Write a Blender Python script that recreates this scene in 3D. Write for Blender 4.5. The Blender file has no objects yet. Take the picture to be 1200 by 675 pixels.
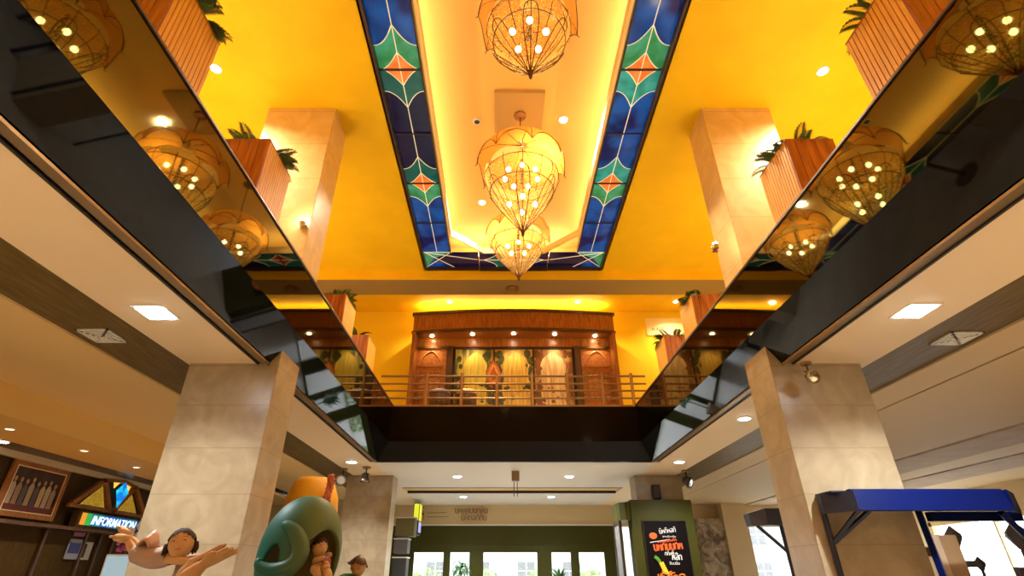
import bpy, bmesh, math, random
from mathutils import Vector, Matrix, Euler
random.seed(7)
PI = math.pi
H = 1.5                                  # eye height of the photographer
sc = bpy.context.scene
C = sc.collection

# ------------------------------------------------------------------ camera
TH = math.radians(29.1); FPX = 606.0; CX = 588.0; CY = 337.5
cam = bpy.data.objects.new('camera', bpy.data.cameras.new('camera')); C.objects.link(cam)
cam.location = (0, 0, H); cam.rotation_euler = (PI/2 + TH, 0, 0)
cam.data.sensor_width = 36; cam.data.lens = FPX/1200*36
cam.data.shift_x = 0.01; cam.data.clip_end = 300; cam.data.clip_start = 0.05
sc.camera = cam

def at(px, py, Y):
    """point of the place seen at that pixel, Y metres into the room"""
    v = (CY-py)/FPX; s, c = math.sin(TH), math.cos(TH)
    Z = Y*(v*c+s)/(c-v*s)
    d = Y*c+Z*s
    return Vector(((px-CX)*d/FPX, Y, Z+H))

# ------------------------------------------------------------------ view + world
sc.view_settings.view_transform = 'Standard'
try: sc.view_settings.look = 'None'
except Exception: pass
sc.view_settings.gamma = 1; sc.view_settings.use_curve_mapping = False
sc.view_settings.exposure = 0.9
w = bpy.data.worlds.new('world'); sc.world = w; w.use_nodes = True
bg = w.node_tree.nodes['Background']; bg.inputs[0].default_value = (0.86, 0.93, 1.0, 1); bg.inputs[1].default_value = 5.0
try:
    sc.cycles.max_bounces = 10; sc.cycles.diffuse_bounces = 5; sc.cycles.glossy_bounces = 4
    sc.cycles.transparent_max_bounces = 16; sc.cycles.caustics_reflective = False; sc.cycles.caustics_refractive = False
    sc.cycles.sample_clamp_indirect = 6
except Exception: pass

def light(name, typ, loc, energy, color, rot=(0,0,0), size=None, size_y=None, parent=None, spot=None, blend=.6, radius=None):
    l = bpy.data.lights.new(name, typ); l.energy = energy; l.color = color
    if typ == 'AREA':
        l.shape = 'RECTANGLE'; l.size = size; l.size_y = size_y or size
    if typ == 'SPOT':
        l.spot_size = spot or 2.2; l.spot_blend = blend
    if radius is not None and typ in ('POINT', 'SPOT'): l.shadow_soft_size = radius
    o = bpy.data.objects.new(name, l); C.objects.link(o); o.location = loc; o.rotation_euler = rot
    if parent: o.parent = parent
    return o
WARM = (1.0, .70, .36); WARM2 = (1.0, .84, .60); COOL = (.93, .97, 1.0)

# ------------------------------------------------------------------ materials
def mat(name, col, rough=.5, metal=0, col2=None, nscale=3, ndetail=4, nstretch=(1,1,1), bump=0, spec=.5,
        emit=None, estr=0, alpha=1, brick=None, trans=0, coat=0, ndist=0, nlo=.35, nhi=.65):
    m = bpy.data.materials.new(name); m.use_nodes = True; nt = m.node_tree; N = nt.nodes; L = nt.links
    b = N['Principled BSDF']
    b.inputs['Base Color'].default_value = (*col, 1); b.inputs['Roughness'].default_value = rough
    b.inputs['Metallic'].default_value = metal; b.inputs['Specular IOR Level'].default_value = spec
    b.inputs['Alpha'].default_value = alpha; b.inputs['Transmission Weight'].default_value = trans
    b.inputs['Coat Weight'].default_value = coat
    if emit: b.inputs['Emission Color'].default_value = (*emit, 1); b.inputs['Emission Strength'].default_value = estr
    tc = N.new('ShaderNodeTexCoord'); mp = N.new('ShaderNodeMapping'); mp.inputs['Scale'].default_value = nstretch
    L.new(tc.outputs['Object'], mp.inputs['Vector'])
    out = None
    if col2 or bump:
        nz = N.new('ShaderNodeTexNoise'); nz.inputs['Scale'].default_value = nscale; nz.inputs['Detail'].default_value = ndetail
        nz.inputs['Distortion'].default_value = ndist
        L.new(mp.outputs[0], nz.inputs['Vector'])
    if col2:
        r = N.new('ShaderNodeValToRGB'); r.color_ramp.elements[0].position = nlo; r.color_ramp.elements[1].position = nhi
        r.color_ramp.elements[0].color = (*col, 1); r.color_ramp.elements[1].color = (*col2, 1)
        L.new(nz.outputs['Fac'], r.inputs[0]); out = r.outputs[0]
    if brick:      # (width, height, mortar colour, axes)
        bw, bh, mc, rotx = brick
        mp2 = N.new('ShaderNodeMapping'); mp2.inputs['Rotation'].default_value = rotx
        L.new(tc.outputs['Object'], mp2.inputs['Vector'])
        bt = N.new('ShaderNodeTexBrick'); bt.inputs['Scale'].default_value = 1; bt.inputs['Brick Width'].default_value = bw
        bt.inputs['Row Height'].default_value = bh; bt.inputs['Mortar Size'].default_value = .006; bt.offset = .5
        bt.inputs['Mortar'].default_value = (*mc, 1)
        L.new(mp2.outputs[0], bt.inputs['Vector'])
        if out: L.new(out, bt.inputs['Color1']); L.new(out, bt.inputs['Color2'])
        else:
            bt.inputs['Color1'].default_value = (*col, 1); bt.inputs['Color2'].default_value = (*col, 1)
        out = bt.outputs['Color']
    if out: L.new(out, b.inputs['Base Color'])
    if bump:
        bp = N.new('ShaderNodeBump'); bp.inputs['Strength'].default_value = bump; bp.inputs['Distance'].default_value = .02
        L.new(nz.outputs['Fac'], bp.inputs['Height']); L.new(bp.outputs[0], b.inputs['Normal'])
    return m
def emat(name, col, s, col2=None, nscale=6):
    m = bpy.data.materials.new(name); m.use_nodes = True; N = m.node_tree.nodes; L = m.node_tree.links
    b = N['Principled BSDF']; b.inputs['Base Color'].default_value = (*[c*.5 for c in col], 1)
    b.inputs['Roughness'].default_value = .15
    b.inputs['Emission Color'].default_value = (*col, 1); b.inputs['Emission Strength'].default_value = s
    if col2:
        tc = N.new('ShaderNodeTexCoord'); nz = N.new('ShaderNodeTexNoise'); nz.inputs['Scale'].default_value = nscale
        r = N.new('ShaderNodeValToRGB'); r.color_ramp.elements[0].position = .38; r.color_ramp.elements[1].position = .62
        r.color_ramp.elements[0].color = (*col, 1); r.color_ramp.elements[1].color = (*col2, 1)
        L.new(tc.outputs['Object'], nz.inputs['Vector']); L.new(nz.outputs['Fac'], r.inputs[0])
        L.new(r.outputs[0], b.inputs['Emission Color'])
    return m
def sheer(name, col, opacity, net=0, netscale=60):
    """thin translucent fabric or net"""
    m = bpy.data.materials.new(name); m.use_nodes = True; N = m.node_tree.nodes; L = m.node_tree.links
    for n in list(N):
        if n.type != 'OUTPUT_MATERIAL': N.remove(n)
    out = [n for n in N if n.type == 'OUTPUT_MATERIAL'][0]
    d = N.new('ShaderNodeBsdfDiffuse'); d.inputs[0].default_value = (*col, 1)
    t = N.new('ShaderNodeBsdfTranslucent'); t.inputs[0].default_value = (*col, 1)
    mx = N.new('ShaderNodeMixShader'); mx.inputs[0].default_value = .55
    L.new(d.outputs[0], mx.inputs[1]); L.new(t.outputs[0], mx.inputs[2])
    tr = N.new('ShaderNodeBsdfTransparent'); m2 = N.new('ShaderNodeMixShader'); m2.inputs[0].default_value = opacity
    L.new(tr.outputs[0], m2.inputs[1]); L.new(mx.outputs[0], m2.inputs[2]); L.new(m2.outputs[0], out.inputs[0])
    if net:
        tc = N.new('ShaderNodeTexCoord'); v = N.new('ShaderNodeTexVoronoi'); v.feature = 'DISTANCE_TO_EDGE'; v.inputs['Scale'].default_value = netscale
        lt = N.new('ShaderNodeMath'); lt.operation = 'LESS_THAN'; lt.inputs[1].default_value = net
        mm = N.new('ShaderNodeMath'); mm.operation = 'MULTIPLY_ADD'; mm.inputs[1].default_value = .55; mm.inputs[2].default_value = opacity
        L.new(tc.outputs['Object'], v.inputs['Vector']); L.new(v.outputs['Distance'], lt.inputs[0]); L.new(lt.outputs[0], mm.inputs[0])
        L.new(mm.outputs[0], m2.inputs[0])
    return m

M = {}
M['yellow'] = mat('yellow_paint', (.86,.55,.012), .55, col2=(.80,.50,.010), nscale=1.2, spec=.15)
M['yellow_wall'] = mat('yellow_wall_paint', (.90,.61,.02), .6, spec=.15)
M['cream_ceil'] = mat('warm_cream_ceiling_paint', (.84,.53,.15), .55, spec=.2)
M['taupe'] = mat('taupe_beam_paint', (.30,.205,.08), .6)
M['white_ceil'] = mat('off_white_ceiling_paint', (.88,.69,.45), .6, spec=.2)
M['beige_right'] = mat('tan_ceiling_paint', (.68,.50,.28), .6, spec=.2)
M['white_far'] = mat('cool_white_ceiling_paint', (.78,.73,.66), .6, spec=.2)
M['beige_ceil'] = mat('beige_ceiling_paint', (.84,.58,.25), .6, spec=.2)
M['mauve_ceil'] = mat('mauve_beige_ceiling_cloth', (.58,.42,.29), .7, col2=(.66,.50,.38), nscale=2)
M['stripe'] = mat('brown_wood_stripe', (.12,.075,.020), .5, spec=.2, col2=(.18,.12,.036), nscale=4, nstretch=(6,.5,6))
M['dark_line'] = mat('dark_joint', (.03,.022,.014), .5)
M['trim_metal'] = mat('bronze_trim', (.32,.22,.11), .35, metal=.6)
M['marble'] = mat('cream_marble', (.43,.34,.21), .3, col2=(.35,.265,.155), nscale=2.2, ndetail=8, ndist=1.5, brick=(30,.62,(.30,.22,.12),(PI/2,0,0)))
M['marble_uplit'] = mat('lit_cream_marble', (.72,.50,.22), .3, col2=(.62,.41,.16), nscale=2.2, ndetail=8, ndist=1.5, brick=(30,.9,(.45,.28,.10),(PI/2,0,0)))  # same marble as below, golden light of the upper floor put into its colour
M['mirror'] = mat('bronze_mirror_glass', (.105,.095,.032), .03, metal=1)
M['granite'] = mat('polished_black_granite', (.003,.003,.004), .03, spec=.45)
M['black'] = mat('black_gloss', (.012,.010,.009), .25)
M['floor'] = mat('polished_stone_floor', (.36,.30,.22), .25, col2=(.30,.25,.18), nscale=1.5, brick=(.6,.6,(.12,.1,.08),(0,0,0)))
M['wood'] = mat('reddish_wood', (.26,.080,.014), .30, col2=(.42,.15,.026), nscale=5, nstretch=(4,4,.6), bump=.05)
M['wood_dark'] = mat('dark_stained_wood', (.07,.032,.014), .35, col2=(.12,.055,.022), nscale=4, nstretch=(4,4,.5))
M['panel_wood'] = mat('olive_brown_panelling', (.055,.032,.009), .65, spec=.12, col2=(.085,.050,.014), nscale=5, nstretch=(5,5,.5))
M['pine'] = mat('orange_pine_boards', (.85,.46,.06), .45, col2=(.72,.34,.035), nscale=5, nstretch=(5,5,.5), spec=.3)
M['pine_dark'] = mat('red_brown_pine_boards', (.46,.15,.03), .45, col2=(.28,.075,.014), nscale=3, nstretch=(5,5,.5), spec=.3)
M['carved'] = mat('carved_honey_wood', (.48,.17,.035), .4, col2=(.30,.09,.02), nscale=9, bump=.3)
M['fern'] = mat('fern_green', (.05,.11,.02), .5, col2=(.12,.19,.03), nscale=8)
M['soil'] = mat('dark_soil', (.05,.03,.02), .9)
M['rail'] = mat('bronze_rail_metal', (.30,.17,.07), .35, metal=.7)
M['wire'] = mat('dark_copper_wire', (.11,.04,.012), .4, metal=.6)
M['fabric'] = sheer('orange_sheer_fabric', (.86,.35,.045), .70)
M['net'] = sheer('golden_net', (.97,.64,.20), .15, net=.04, netscale=22)
M['net_white'] = sheer('pale_gold_fabric', (.98,.72,.30), .55)
M['bulb'] = emat('warm_bulb', (1,.80,.42), 25)
M['dl_warm'] = emat('warm_downlight_lens', (1,.86,.55), 30)
M['dl_soft'] = emat('soft_downlight_lens', (1,.80,.48), 1.0)
M['dl_cool'] = emat('white_downlight_lens', (.90,.96,1), 30)
M['chrome'] = mat('chrome', (.7,.7,.7), .15, metal=1)
M['white'] = mat('white_plastic', (.8,.78,.74), .5)
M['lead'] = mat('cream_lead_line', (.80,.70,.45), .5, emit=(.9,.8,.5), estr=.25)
M['frame_dark'] = mat('dark_brown_frame', (.04,.02,.01), .4)
M['cove_led'] = emat('cove_light_tube', (1,.85,.55), 4)
M['gold_trim'] = mat('golden_cornice', (.88,.70,.34), .5)
M['green_frame'] = mat('olive_green_paint', (.056,.050,.008), .4, col2=(.055,.058,.008), nscale=2, spec=.25)
M['glass'] = mat('clear_glass', (.95,1,.98), .02, alpha=.12, spec=.5)
M['cream_wall'] = mat('cream_wall_paint', (.70,.54,.30), .6)
M['stone'] = mat('mottled_brown_stone', (.13,.085,.05), .5, col2=(.52,.42,.28), nscale=3.2, ndetail=6, bump=.4, ndist=1)
M['blue'] = mat('blue_gloss_paint', (.0005,.004,.050), .4, col2=(.0008,.005,.058), nscale=1, spec=.12)
M['blue_dark'] = mat('dark_navy_paint', (.020,.022,.045), .45)
M['tan'] = mat('tan_board', (.42,.27,.14), .6, col2=(.38,.24,.12), nscale=3)

# ------------------------------------------------------------------ mesh helpers
class MB:
    def __init__(s): s.bm = bmesh.new(); s.mi = 0
    def _f(s, vs):
        try:
            f = s.bm.faces.new(vs); f.material_index = s.mi; return f
        except ValueError: return None
    def box(s, x0, x1, y0, y1, z0, z1, mx=None):
        P = [Vector((x, y, z)) for z in (z0, z1) for x, y in ((x0,y0),(x1,y0),(x1,y1),(x0,y1))]
        if mx: P = [mx @ p for p in P]
        v = [s.bm.verts.new(p) for p in P]
        for q in ((3,2,1,0),(4,5,6,7),(0,1,5,4),(1,2,6,5),(2,3,7,6),(3,0,4,7)): s._f([v[i] for i in q])
        return s
    def prism(s, poly, a, b):
        """poly: list of 3D points (planar); extruded by vector b-a"""
        off = Vector(b)-Vector(a)
        v0 = [s.bm.verts.new(Vector(p)) for p in poly]; v1 = [s.bm.verts.new(Vector(p)+off) for p in poly]
        s._f(v0[::-1]); s._f(v1); n = len(poly)
        for i in range(n): s._f([v0[i], v0[(i+1)%n], v1[(i+1)%n], v1[i]])
        return s
    def tube(s, pts, r, n=6, closed=False, cap=True):
        pts = [Vector(p) for p in pts]; N = len(pts)
        rs = r if isinstance(r, (list, tuple)) else [r]*N
        rings = []; up = None
        for i, p in enumerate(pts):
            if closed: t = pts[(i+1)%N]-pts[i-1]
            else: t = pts[min(i+1,N-1)]-pts[max(i-1,0)]
            if t.length < 1e-9: t = Vector((0,0,1))
            t.normalize()
            if up is None:
                up = Vector((0,0,1)) if abs(t.z) < .9 else Vector((1,0,0))
            a = up - t*up.dot(t)
            if a.length < 1e-6: a = t.orthogonal()
            a.normalize(); b = t.cross(a); up = a
            rings.append([s.bm.verts.new(p+(a*math.cos(2*PI*k/n)+b*math.sin(2*PI*k/n))*rs[i]) for k in range(n)])
        m = N if closed else N-1
        for i in range(m):
            A, B = rings[i], rings[(i+1)%N]
            for k in range(n): s._f([A[k], A[(k+1)%n], B[(k+1)%n], B[k]])
        if cap and not closed: s._f(rings[0][::-1]); s._f(rings[-1])
        return s
    def lathe(s, prof, c=(0,0,0), n=24):
        c = Vector(c); rings = []
        for r, z in prof: rings.append([s.bm.verts.new(c+Vector((max(r,1e-4)*math.cos(2*PI*k/n), max(r,1e-4)*math.sin(2*PI*k/n), z))) for k in range(n)])
        for A, B in zip(rings, rings[1:]):
            for k in range(n): s._f([A[k], A[(k+1)%n], B[(k+1)%n], B[k]])
        s._f(rings[0][::-1]); s._f(rings[-1])
        return s
    def grid(s, rows):
        V = [[s.bm.verts.new(Vector(p)) for p in row] for row in rows]
        for A, B in zip(V, V[1:]):
            for k in range(len(A)-1): s._f([A[k], A[k+1], B[k+1], B[k]])
        return s
    def ball(s, c, r, n=12, sc3=(1,1,1), rot=None):
        mx = Matrix.Translation(Vector(c)) @ (rot.to_4x4() if rot else Matrix.Identity(4)) @ Matrix.Diagonal((*[r*k for k in sc3], 1))
        g = bmesh.ops.create_uvsphere(s.bm, u_segments=n, v_segments=max(6, n*2//3), radius=1, matrix=mx)
        for v in g['verts']:
            for f in v.link_faces: f.material_index = s.mi
        return s
    def build(s, name, m, parent=None, smooth=False, loc=None, bevel=0, solid=0, sub=0):
        me = bpy.data.meshes.new(name); bmesh.ops.recalc_face_normals(s.bm, faces=s.bm.faces) if not solid else None
        s.bm.to_mesh(me); s.bm.free()
        for k in (m if isinstance(m, (list, tuple)) else [m]): me.materials.append(k)
        o = bpy.data.objects.new(name, me); C.objects.link(o)
        if parent: o.parent = parent
        if loc: o.location = loc
        if smooth:
            for p in me.polygons: p.use_smooth = True
        if solid:
            k = o.modifiers.new('s', 'SOLIDIFY'); k.thickness = solid; k.offset = 0
        if bevel:
            k = o.modifiers.new('b', 'BEVEL'); k.width = bevel; k.segments = 2; k.limit_method = 'ANGLE'
        if sub:
            k = o.modifiers.new('u', 'SUBSURF'); k.levels = sub; k.render_levels = sub
        return o
def tag(o, label=None, cat=None, group=None, kind=None):
    if label: o['label'] = label
    if cat: o['category'] = cat
    if group: o['group'] = group
    if kind: o['kind'] = kind
    return o
def empty(name, loc, label, cat, group=None, rz=0):
    o = bpy.data.objects.new(name, None); C.objects.link(o); o.location = loc; o.rotation_euler = (0,0,rz); o.empty_display_size = .1
    return tag(o, label, cat, group)
def struct(name, mb, m, label=None, **k):
    o = mb.build(name, m, **k); o['kind'] = 'structure'
    o['label'] = label or name.replace('_', ' '); o['category'] = name.split('_')[0]
    return o
def copy_tree(o, parent=None):
    c = o.copy(); C.objects.link(c)
    if parent: c.parent = parent
    for ch in list(o.children): copy_tree(ch, c)
    return c
def text_mesh(name, s, size, m, parent=None, loc=(0,0,0), rot=(0,0,0), ext=.01, align='LEFT', shear=0, offset=0):
    cu = bpy.data.curves.new(name, 'FONT'); cu.body = s; cu.size = size; cu.extrude = ext; cu.align_x = align; cu.shear = shear; cu.offset = offset
    t = bpy.data.objects.new(name+'_tmp', cu); C.objects.link(t)
    dg = bpy.context.evaluated_depsgraph_get(); dg.update()
    me = bpy.data.meshes.new_from_object(t.evaluated_get(dg)); me.materials.clear(); me.materials.append(m)
    C.objects.unlink(t); bpy.data.objects.remove(t); 
    o = bpy.data.objects.new(name, me); C.objects.link(o); o.location = loc; o.rotation_euler = rot
    if parent: o.parent = parent
    return o

# ------------------------------------------------------------------ key measures (heights above floor)
Z1 = 2.88+H      # lower ceiling
ZM = 3.38+H       # foot of the mirror parapet
ZP = 4.43+H       # top of the parapet
ZU = 8.5+H        # upper ceiling
ZS = 3.45+H       # upper floor level
XL, XR = -3.25, 4.0
YF = 15.15; YB = 26.0; YW = 17.7; YN = -5.0

# ================================================================== STRUCTURE
struct('floor', MB().box(-12.2, 18.2, -8, YB+.2, -.2, 0), M['floor'], 'brown polished tile floor of the hotel lobby')
# lower ceiling strips, left of the opening
def strip(name, x0, x1, m, y0=-8, y1=YB, z=Z1, t=.1): return struct(name, MB().box(x0, x1, y0, y1, z, z+t), m)  # strip x edges were scaled about the camera, factor baked into the numbers
strip('ceiling', -4.88, -3.74, M['white_ceil'])
strip('ceiling_stripe_panel', -5.91, -4.88, M['stripe'], z=Z1+.03)['kind'] = 'structure'
strip('ceiling', -6.87, -5.91, M['beige_ceil'])
struct('ceiling', MB().box(-9.2, -6.92, -8, YB, Z1+.25, Z1+.35).box(-6.92, -6.87, -8, YB, Z1, Z1+.35), M['beige_ceil'], 'raised beige tray of the lower ceiling, left side')
struct('ceiling', MB().box(-10.9, -9.2, -8, 19, 4.1, 4.2).box(-9.25, -9.2, -8, 19, 4.2, Z1+.35), M['cream_ceil'], 'low cream soffit in front of the information desk')
struct('ceiling', MB().box(-12, -10.9, -8, 19, 4.14, 4.24), M['wood_dark'], 'dark gloss soffit over the information desk')
struct('trim_1', MB().box(-11.86, -11.72, -8, 19, 4.0, 4.14), M['cream_wall'], 'cream rail under the dark soffit')
struct('ceiling', MB().box(-12, -9.2, 19, YB, Z1, Z1+.1), M['beige_ceil'])
# right of the opening
strip('ceiling', 4.53, 5.72, M['white_ceil'])
strip('ceiling_stripe_panel', 5.72, 6.72, M['stripe'], z=Z1+.03)
strip('ceiling', 6.72, 7.49, M['beige_right'])
strip('ceiling_joint_strip', 7.49, 7.55, M['dark_line'], z=Z1+.03)
strip('ceiling', 7.55, 11.18, M['beige_right'])
strip('ceiling_joint_strip', 11.18, 11.37, M['dark_line'], z=Z1+.06)
strip('ceiling', 11.37, 12.92, M['mauve_ceil'])
strip('ceiling_joint_strip', 12.92, 13.00, M['dark_line'], z=Z1+.04)
strip('ceiling', 13.00, 13.99, M['white_ceil'], z=Z1+.02)
strip('ceiling_joint_strip', 13.99, 14.08, M['dark_line'], z=Z1+.04)
strip('ceiling', 14.08, 15.68, M['mauve_ceil'])
strip('ceiling', 15.68, 18.2, M['white_ceil'], z=Z1+.05)
# beyond the far balcony
struct('ceiling', MB().box(-3.74, 4.53, 15.6, 20.5, Z1, Z1+.1).box(-3.74, 4.53, 22.0, YB, Z1, Z1+.1), M['white_far'], 'white ceiling between the far balcony and the entrance')
struct('ceiling_slot_panel', MB().box(-3.74, 4.53, 20.5, 22.0, Z1+.08, Z1+.16), M['beige_ceil'], 'recessed lighting slot across the white ceiling')
struct('ceiling_joint_strip', MB().box(-3.74, 4.53, 20.5, 20.62, Z1-.01, Z1+.08).box(-3.74, 4.53, 21.88, 22.0, Z1-.01, Z1+.08), M['dark_line'])
struct('ceiling', MB().box(-3.74, 4.53, -8, YN-.5, Z1, Z1+.1), M['white_ceil'])

# balcony edges: bronze mirror parapet above a canted black granite band
def balcony_side(sgn, xm, xb):
    nm = 'left' if sgn < 0 else 'right'
    x2 = xb + sgn*.0
    struct('wall_balcony_mirror_'+nm, MB().box(min(xm, xm+sgn*.12), max(xm, xm+sgn*.12), YN, YF+.12, ZM, ZP), M['mirror'],
           'bronze mirror parapet of the upper floor, %s side' % nm)
    b = MB(); poly = [(xm, YN, ZM), (xb, YN, Z1+.02), (xb+sgn*.5, YN, Z1+.1), (xb+sgn*.5, YN, ZM)]
    ym = YF + .33
    v = [b.bm.verts.new(p) for p in ((xm,YN,ZM),(xb,YN,Z1+.02),(xb,ym,Z1+.02),(xm,YF,ZM))]; b._f(v)
    b.box(min(xb, xb+sgn*.02), max(xb, xb+sgn*.02), YN, ym, Z1, Z1+.03)
    struct('wall_balcony_band_'+nm, b, M['granite'], 'canted black granite band under the mirror, %s side' % nm)
    struct('trim_'+('2' if sgn < 0 else '3'), MB().box(min(xb, xb+sgn*.03), max(xb, xb+sgn*.03), YN, ym, Z1-.03, Z1+.02)
           .box(min(xb+sgn*.03, xb+sgn*.17), max(xb+sgn*.03, xb+sgn*.17), YN, ym, Z1+.0, Z1+.05), M['trim_metal'])
    struct('trim_'+('4' if sgn < 0 else '5'), MB().box(min(xb+sgn*.17, xb+sgn*.2), max(xb+sgn*.17, xb+sgn*.2), YN, ym, Z1-.02, Z1+.05), M['dark_line'])  # shadow line between ledge and ceiling, put in as a black strip
    struct('trim_'+('6' if sgn < 0 else '7'), MB().box(xm-.02 if sgn>0 else xm-.14, xm+.14 if sgn>0 else xm+.02, YN, YF+.12, ZP, ZP+.03), M['wood_dark'], 'dark capping of the %s parapet' % nm)
XBL, XBR = -3.59, 4.33
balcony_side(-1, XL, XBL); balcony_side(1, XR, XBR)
# far balcony
struct('wall_balcony_front', MB().box(XL, XR, YF, YF+.12, ZM, ZP-.03), mat('black_lacquer', (.005,.003,.002), .12, spec=.08), 'black lacquered front of the far balcony')
b = MB(); yb = YF+.33
b._f([b.bm.verts.new(p) for p in ((XL,YF,ZM),(XBL,yb,Z1+.02),(XBR,yb,Z1+.02),(XR,YF,ZM))])
b.box(XBL, XBR, yb, yb+.15, Z1, Z1+.04)
struct('wall_balcony_band_far', b, mat('dull_black_granite', (.006,.005,.004), .3, spec=.2), 'canted black band of the far balcony')
b = MB(); yb = YN
b.box(XBL, XBR, YN-.5, YN, Z1, ZP)
struct('wall_balcony_near', b, M['black'])
# upper floors
struct('floor_upper', MB().box(-12, XL-.12, YN, YW, ZS-.1, ZS).box(XR+.12, 18, YN, YW, ZS-.1, ZS).box(XL-.12, XR+.12, YF+.12, YW, ZS-.1, ZS), M['floor'], 'upper floor behind the parapets')
# upper walls
struct('wall_upper_far', MB().box(-12, 18, YW, YW+.2, ZS, ZU+.6), M['yellow_wall'], 'yellow back wall of the upper floor')
struct('wall_upper_left', MB().box(-9.2, -9, YN, YW, ZS, ZU+.6), M['yellow_wall'])
struct('wall_upper_right', MB().box(9.8, 10, YN, YW, ZS, ZU+.6), M['yellow_wall'])
struct('wall_upper_near', MB().box(-9, 9.8, YN-.5, YN-.3, Z1, ZU+.6), M['yellow_wall'])
# upper ceiling with the hole for the glass border and raised tray
GX0, GX1 = -2.42, 3.16; GI0, GI1 = -1.43, 2.17; GY1 = 14.1; GIY1 = 13.02; GY0 = -2.2; GIY0 = -1.3
ZT = ZU+.85
b = MB()
b.box(-9, GX0, YN, 14.2, ZU, ZU+.1).box(GX1, 9.8, YN, 14.2, ZU, ZU+.1).box(GX0, GX1, GY1, 14.2, ZU, ZU+.1).box(GX0, GX1, YN, GY0, ZU, ZU+.1)
struct('ceiling_upper', b, M['yellow'], 'golden yellow upper ceiling around the stained glass')
struct('ceiling_upper', MB().box(-9, 9.8, 15.2, YW, ZU+.3, ZU+.4), M['yellow'], 'yellow ceiling behind the cross beam')
struct('beam', MB().box(-9, 9.8, 14.2, 15.2, ZU-.3, ZU+.4), M['taupe'], 'taupe cross beam of the upper ceiling')
struct('trim_8', MB().box(-9, 9.8, 14.17, 14.2, ZU-.3, ZU), M['yellow'])
# raised tray
ch = .9
inner = [(GI0,GIY0),(GI1,GIY0),(GI1,GIY1-ch),(GI1-ch,GIY1),(GI0+ch,GIY1),(GI0,GIY1-ch)]
struct('ceiling_tray', MB().box(GX0, GX1, GY0, GY1, ZT, ZT+.1), M['cream_ceil'], 'raised cream ceiling tray with hidden lights')
b = MB()
b.box(GX0-.05, GX0, GY0, GY1, ZU, ZT).box(GX1, GX1+.05, GY0, GY1, ZU, ZT).box(GX0, GX1, GY1, GY1+.05, ZU, ZT).box(GX0, GX1, GY0-.05, GY0, ZU, ZT)
struct('wall_tray_sides', b, M['cream_ceil'])
# golden cornice (inner lip) following the chamfered opening
b = MB()
def ring_lip(b, pts, wd, z0, z1):
    n = len(pts); cx = sum(p[0] for p in pts)/n; cy = sum(p[1] for p in pts)/n
    outs = []
    for i in range(n):
        p0, p1, p2 = Vector(pts[i-1]), Vector(pts[i]), Vector(pts[(i+1)%n])
        d1 = (p1-p0).normalized(); d2 = (p2-p1).normalized()
        n1 = Vector((d1.y,-d1.x)); n2 = Vector((d2.y,-d2.x)); m_ = (n1+n2).normalized(); k = wd/max(.3, m_.dot(n1))
        outs.append(p1+m_*k)
    for i in range(n):
        j = (i+1)%n
        a, c, e, f = Vector(pts[i]), Vector(pts[j]), outs[j], outs[i]
        b.prism([(a.x,a.y,z0),(c.x,c.y,z0),(e.x,e.y,z0),(f.x,f.y,z0)], (0,0,z0), (0,0,z1))
ring_lip(b, inner, .07, ZU-.02, ZU+.16)
ring_lip(b, inner, .04, ZU-.05, ZU+.0)
struct('trim_9', b, M['gold_trim'], 'golden cornice around the raised tray')

# columns
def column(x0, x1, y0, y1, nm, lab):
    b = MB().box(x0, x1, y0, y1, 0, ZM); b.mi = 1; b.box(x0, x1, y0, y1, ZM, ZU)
    return struct(nm, b, [M['marble'], M['marble_uplit']], lab, bevel=.012)
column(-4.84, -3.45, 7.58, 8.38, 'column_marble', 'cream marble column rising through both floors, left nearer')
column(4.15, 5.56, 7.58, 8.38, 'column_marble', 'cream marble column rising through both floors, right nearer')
struct('column_marble', MB().box(-5.05, -3.55, 17.8, 18.6, 0, Z1), M['marble'], 'cream marble column beside the entrance, left farther')
struct('column_marble', MB().box(4.35, 5.84, 17.8, 18.6, 0, Z1), M['marble'], 'cream marble column above the green booth')

# outer walls
struct('wall_left', MB().box(-12.2, -12, -8, YB+.2, 0, Z1+.4), M['panel_wood'], 'dark olive brown panelled wall behind the information desk')
struct('wall_near', MB().box(-12, 18.2, -8.2, -8, 0, Z1+.4), M['cream_wall'])
struct('wall_right', MB().box(18, 18.2, -8, 17.5, 0, Z1+.4).box(18, 18.2, 17.5, 23.8, 3.45, Z1+.4).box(18, 18.2, 23.8, YB+.2, 0, Z1+.4).box(18, 18.2, 17.5, 23.8, 0, .5), M['cream_wall'])
b = MB()
b.box(-12, -6.0, YB, YB+.2, 0, Z1+.4).box(-6.0, 18.2, YB, YB+.2, 3.53, Z1+.4).box(6.75, 10.75, YB, YB+.2, 0, 3.53)
struct('wall_far', b, M['cream_wall'], 'cream wall above the entrance doors')
# roof over everything keeps the sky out
struct('roof', MB().box(-12.4, 18.4, -8.4, YB+.4, ZU+1.0, ZU+1.2).box(-12.4, -9.0, -8.4, YB+.4, Z1+.42, Z1+.5).box(9.8, 18.4, -8.4, YB+.4, Z1+.42, Z1+.5)
       .box(-9.2, 10, YW+.2, YB+.4, Z1+.42, Z1+.5).box(-9.2, 10, -8.4, YN-.5, Z1+.42, Z1+.5)
       .box(-9.3, -9.2, YN-.5, YW+.2, Z1+.4, ZU+1.1).box(10, 10.1, YN-.5, YW+.2, Z1+.4, ZU+1.1).box(-9.2, 10, YW+.2, YW+.3, Z1+.5, ZU+1.1).box(-9.2,10,YN-.6,YN-.5,Z1+.4,ZU+1.1), M['black'])

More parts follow.
